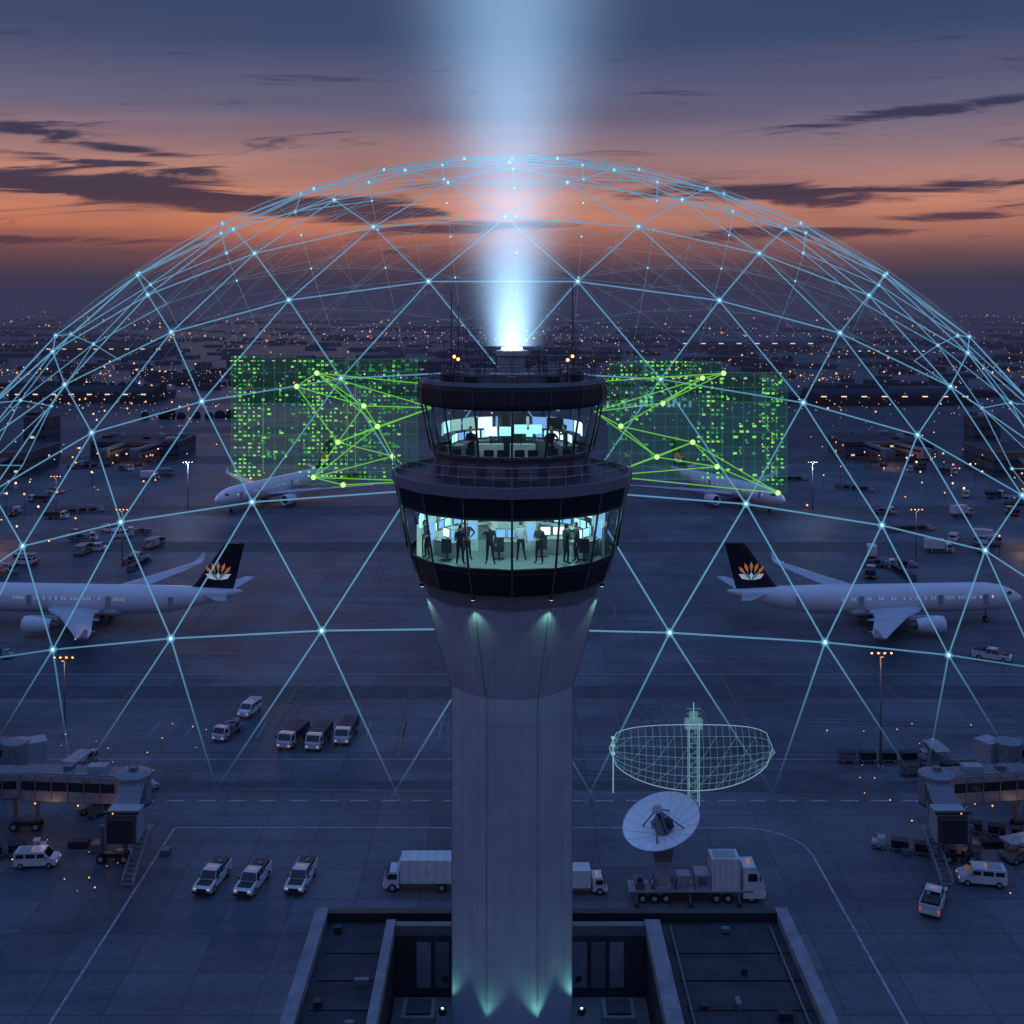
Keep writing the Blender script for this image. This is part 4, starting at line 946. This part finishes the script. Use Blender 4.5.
def building(name,x0,x1,y0,y1,h,lit=.35,wall=None,step=5,fl=4.0,extras=True,wf=.5):
    m=MB(); wall=wall or WALL; cx,cy=(x0+x1)/2,(y0+y1)/2
    m.box((cx,cy,h/2),(x1-x0,y1-y0,h),wall); m.box((cx,cy,h+.25),(x1-x0+.6,y1-y0+.6,.5),GREY); m.box((cx,cy,h+.55),(x1-x0-.8,y1-y0-.8,.1),ROOF)
    nf=max(1,int(h/fl))
    for f in range(nf):
        z=fl*f+fl*.55
        x=x0+step*.6
        while x<x1-step*.5:
            for yy in(y0-.02,y1+.02): m.box((x,yy,z),(step*.7,.08,fl*wf),WL if R.random()<lit else GLASSD)
            x+=step
        y=y0+step*.6
        while y<y1-step*.5:
            for xx in(x0-.02,x1+.02): m.box((xx,y,z),(.08,step*.7,fl*wf),WL if R.random()<lit else GLASSD)
            y+=step
    if extras:
        for i in range(int((x1-x0)*(y1-y0)/250)+3):
            m.box((R.uniform(x0+2,x1-2),R.uniform(y0+2,y1-2),h+1.2),(R.uniform(1.5,5),R.uniform(1.5,4),R.uniform(.8,2.6)),R.choice([GREY,LGREY,DARK]))
    return m.obj(name)
DW=mat('dark_building_wall',(.075,.085,.11),.7,var=.25,scale=.1)
building('terminal_building',-156,-90,92,196,13,.12,step=3); building('terminal_building',90,156,92,196,13,.12,step=3)
for sg in(-1,1):
    a,b_=sorted((sg*196,sg*300)); building('terminal_pier',a,b_,470,500,10,.07,DW,2.2,wf=.2)
    a,b_=sorted((sg*150,sg*190)); building('terminal_pier',a,b_,520,548,8,.07,DW,2.2,wf=.2)
    a,b_=sorted((sg*178,sg*260)); building('terminal_pier',a,b_,372,392,9,.07,DW,2.2,wf=.2)
    a,b_=sorted((sg*208,sg*220)); building('ramp_office_tower',a,b_,520,532,19,.05,DW,2.5,wf=.25)
    for k,(x,y) in enumerate(((205,462),(225,462),(185,364),(200,364),(215,366),(160,512),(175,512))):
        m=MB(); tunnel(m,(0,8),(0,-14),3,4.8,3); m.lathe([(2.2,4.4),(2.2,8),(.1,8.5)],14,RIB,c=(0,-15,0)); m.box((1,-17.5,6),(3,3,3),GREY)
        for yy in(-2,-12):
            for s in(-1,1): m.tube((s*1.3,yy,0),(s*1.3,yy,4.8),.25,GREY,8)
        m.box((0,-2,.5),(3.2,.8,.7),DARK); m.box((0,-12,.5),(3.2,.8,.7),DARK); m.ball((0,-10,4.2),.25,AMBERS)
        m.obj('jet_bridge',(sg*x,y,0),R.uniform(-.3,.3))

def mast(x,y,h,n=4,sc=1,col=(1,.55,.3),lm=AMBER):
    m=MB(); m.tube((0,0,0),(0,0,h),.2,GREY,10,.09); m.box((0,0,.3),(.9,.9,.6),PARA); m.tube((-1.6,0,h),(1.6,0,h),.08,GREY,6); m.lathe([(.9,h-.5),(.9,h-.4)],10,DARK,caps=True)
    for i in range(n):
        xx=-1.5+3*i/(n-1); m.box((xx,-.25,h+.1),(.5,.4,.3),DARK); m.box((xx,-.46,h+.02),(.3,.03,.18),lm); m.ball((xx,-.5,h-.05),.07,lm)
    o=m.obj('floodlight_mast',(x,y,0)); lamp('POINT','flood_lamp',(0,-1.0,h-.6),160*sc,col,size=.3,parent=o)
mast(-74,191,13); mast(56.5,177,18); mast(-108,320,14); mast(112,320,14); mast(-150,380,14); mast(158,300,13)
mast(-110,392,17,sc=14,col=(.75,.85,1),lm=WARMW); mast(102,392,17,sc=14,col=(.75,.85,1),lm=WARMW)  # added masts: cool lamps put in to brighten the far airplanes

m=MB()
for i in range(260):
    sg=R.choice((-1,1)); x=sg*R.choice([R.uniform(130,270),R.uniform(150,230),R.uniform(95,320)]); y=R.uniform(290,570); h=R.choice((1,3,5,8))
    m.tube((x,y,0),(x,y,h),.08,DARK,4); m.ball((x,y,h+.1),R.uniform(.15,.42),R.choice([AMBERS,AMBERS,AMBER,WARMW]),6,4)
for i in range(80):
    sg=R.choice((-1,1)); x=sg*R.uniform(50,82); y=R.uniform(138,195); m.ball((x,y,.5),R.uniform(.04,.11),AMBERS,6,4); m.tube((x,y,0),(x,y,.5),.04,DARK,4)
m.obj('ramp_lights')
for sg in(-1,1):
    for (x,y,h) in((190,355,7),(210,450,8),(165,505,7),(150,340,6)): lamp('POINT','ramp_lamp',(sg*x,y,h),900,(1,.5,.22),size=.4,parent=None)

# ------------------------------------------------------------------ distant city
def citymat(name,col):
    global nt
    m_=bpy.data.materials.new(name); m_.use_nodes=True; nt=m_.node_tree; b=nt.nodes['Principled BSDF']
    g=nt.nodes.new('ShaderNodeNewGeometry')
    n=nt.nodes.new('ShaderNodeTexNoise'); n.inputs['Scale'].default_value=.03; n.inputs['Detail'].default_value=4; nt.links.new(g.outputs['Position'],n.inputs['Vector'])
    c=ramp(n.outputs['Fac'],[(.3,tuple(v*.75 for v in col)),(.7,tuple(v*1.25 for v in col))])
    nt.links.new(c,b.inputs['Base Color']); b.inputs['Roughness'].default_value=1; b.inputs['Specular IOR Level'].default_value=0; return m_
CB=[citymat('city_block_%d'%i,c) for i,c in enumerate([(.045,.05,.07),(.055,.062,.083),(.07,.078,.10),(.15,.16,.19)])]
m=MB()
for i in range(480):
    t=R.random(); y=83160/(8+t**1.2*95); x=R.uniform(-.55,.55)*y
    w=R.uniform(10,36)*(y/1000)**.5; d=R.uniform(10,30)*(y/1000)**.5; h=R.uniform(2.5,6)
    if y<760: continue
    m.box((x,y,h/2),(w,d,h),R.choices(CB,(5,4,2,.25))[0],rz=R.uniform(-.5,.5))
m.obj('distant_city')
m=MB()
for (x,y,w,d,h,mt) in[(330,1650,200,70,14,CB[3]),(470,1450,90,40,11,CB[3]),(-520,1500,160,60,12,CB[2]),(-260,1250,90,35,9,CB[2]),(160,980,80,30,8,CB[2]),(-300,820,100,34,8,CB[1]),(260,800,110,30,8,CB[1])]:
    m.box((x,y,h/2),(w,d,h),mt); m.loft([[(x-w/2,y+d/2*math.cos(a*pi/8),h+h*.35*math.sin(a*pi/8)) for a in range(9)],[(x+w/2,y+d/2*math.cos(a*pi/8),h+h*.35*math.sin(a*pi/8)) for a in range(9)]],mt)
    for k in range(8): m.box((x-w/2+w*(k+.5)/8,y-d/2-.2,h*.4),(w/10,.3,h*.5),DARK)
    for k in range(8): m.box((x-w/2+w*(k+.5)/8,y-d/2-.5,h*.8),(w/30,.3,h*.08),WARMW)
m.obj('hangar_row')
TR=citymat('tree_belt',(.025,.033,.038))
m=MB()
for i in range(60):
    y=R.uniform(660,4500); x=R.uniform(-.5,.5)*y; L=R.uniform(60,300)*(y/1500)**.5; n=int(L/7); sl=R.uniform(-.25,.25)
    for k in range(n):
        m.ball((x+k*7+R.uniform(-2,2),y+k*7*sl+R.uniform(-5,5),R.uniform(1,2.5)),R.uniform(2.5,5),TR,6,4,sm=False)
m.obj('tree_belts')
m=MB()
def light(x,y,h,s,mt):
    m.ball((x,y,h),s,mt,5,3,sm=False)
dist=[(R.uniform(-.5,.5),R.uniform(5,120),R.uniform(.03,.12),R.uniform(2,9)) for _ in range(34)]
for i in range(1900):
    if R.random()<.75:
        u,v,su,sv=R.choice(dist); yy=max(4,R.gauss(v,sv)); y=83160/yy; x=R.gauss(u,su)*y
    else: t=R.random(); y=83160/(5+t**.9*135); x=R.uniform(-.5,.5)*y
    if y<560: continue
    s=y*.0005*R.choice([.45,.5,.6,.8,1.2,1.7] if R.random()<.5 else [.45,.5,.6]); light(x,y,R.uniform(4,9),s,R.choices([AMBERS,WARMW,COOLW],(6,3,1))[0])
for i in range(26):
    y=83160/R.uniform(8,120); x=R.uniform(-.5,.5)*y; sl=R.uniform(-.8,.8); n=R.randint(6,26); st=R.uniform(18,34)*(y/1500)**.5; mt=R.choice([AMBERS,AMBERS,WARMW])
    for k in range(n): light(x+k*st,y+k*st*sl+R.uniform(-4,4),8,y*.00038,mt)
m.obj('city_lights')
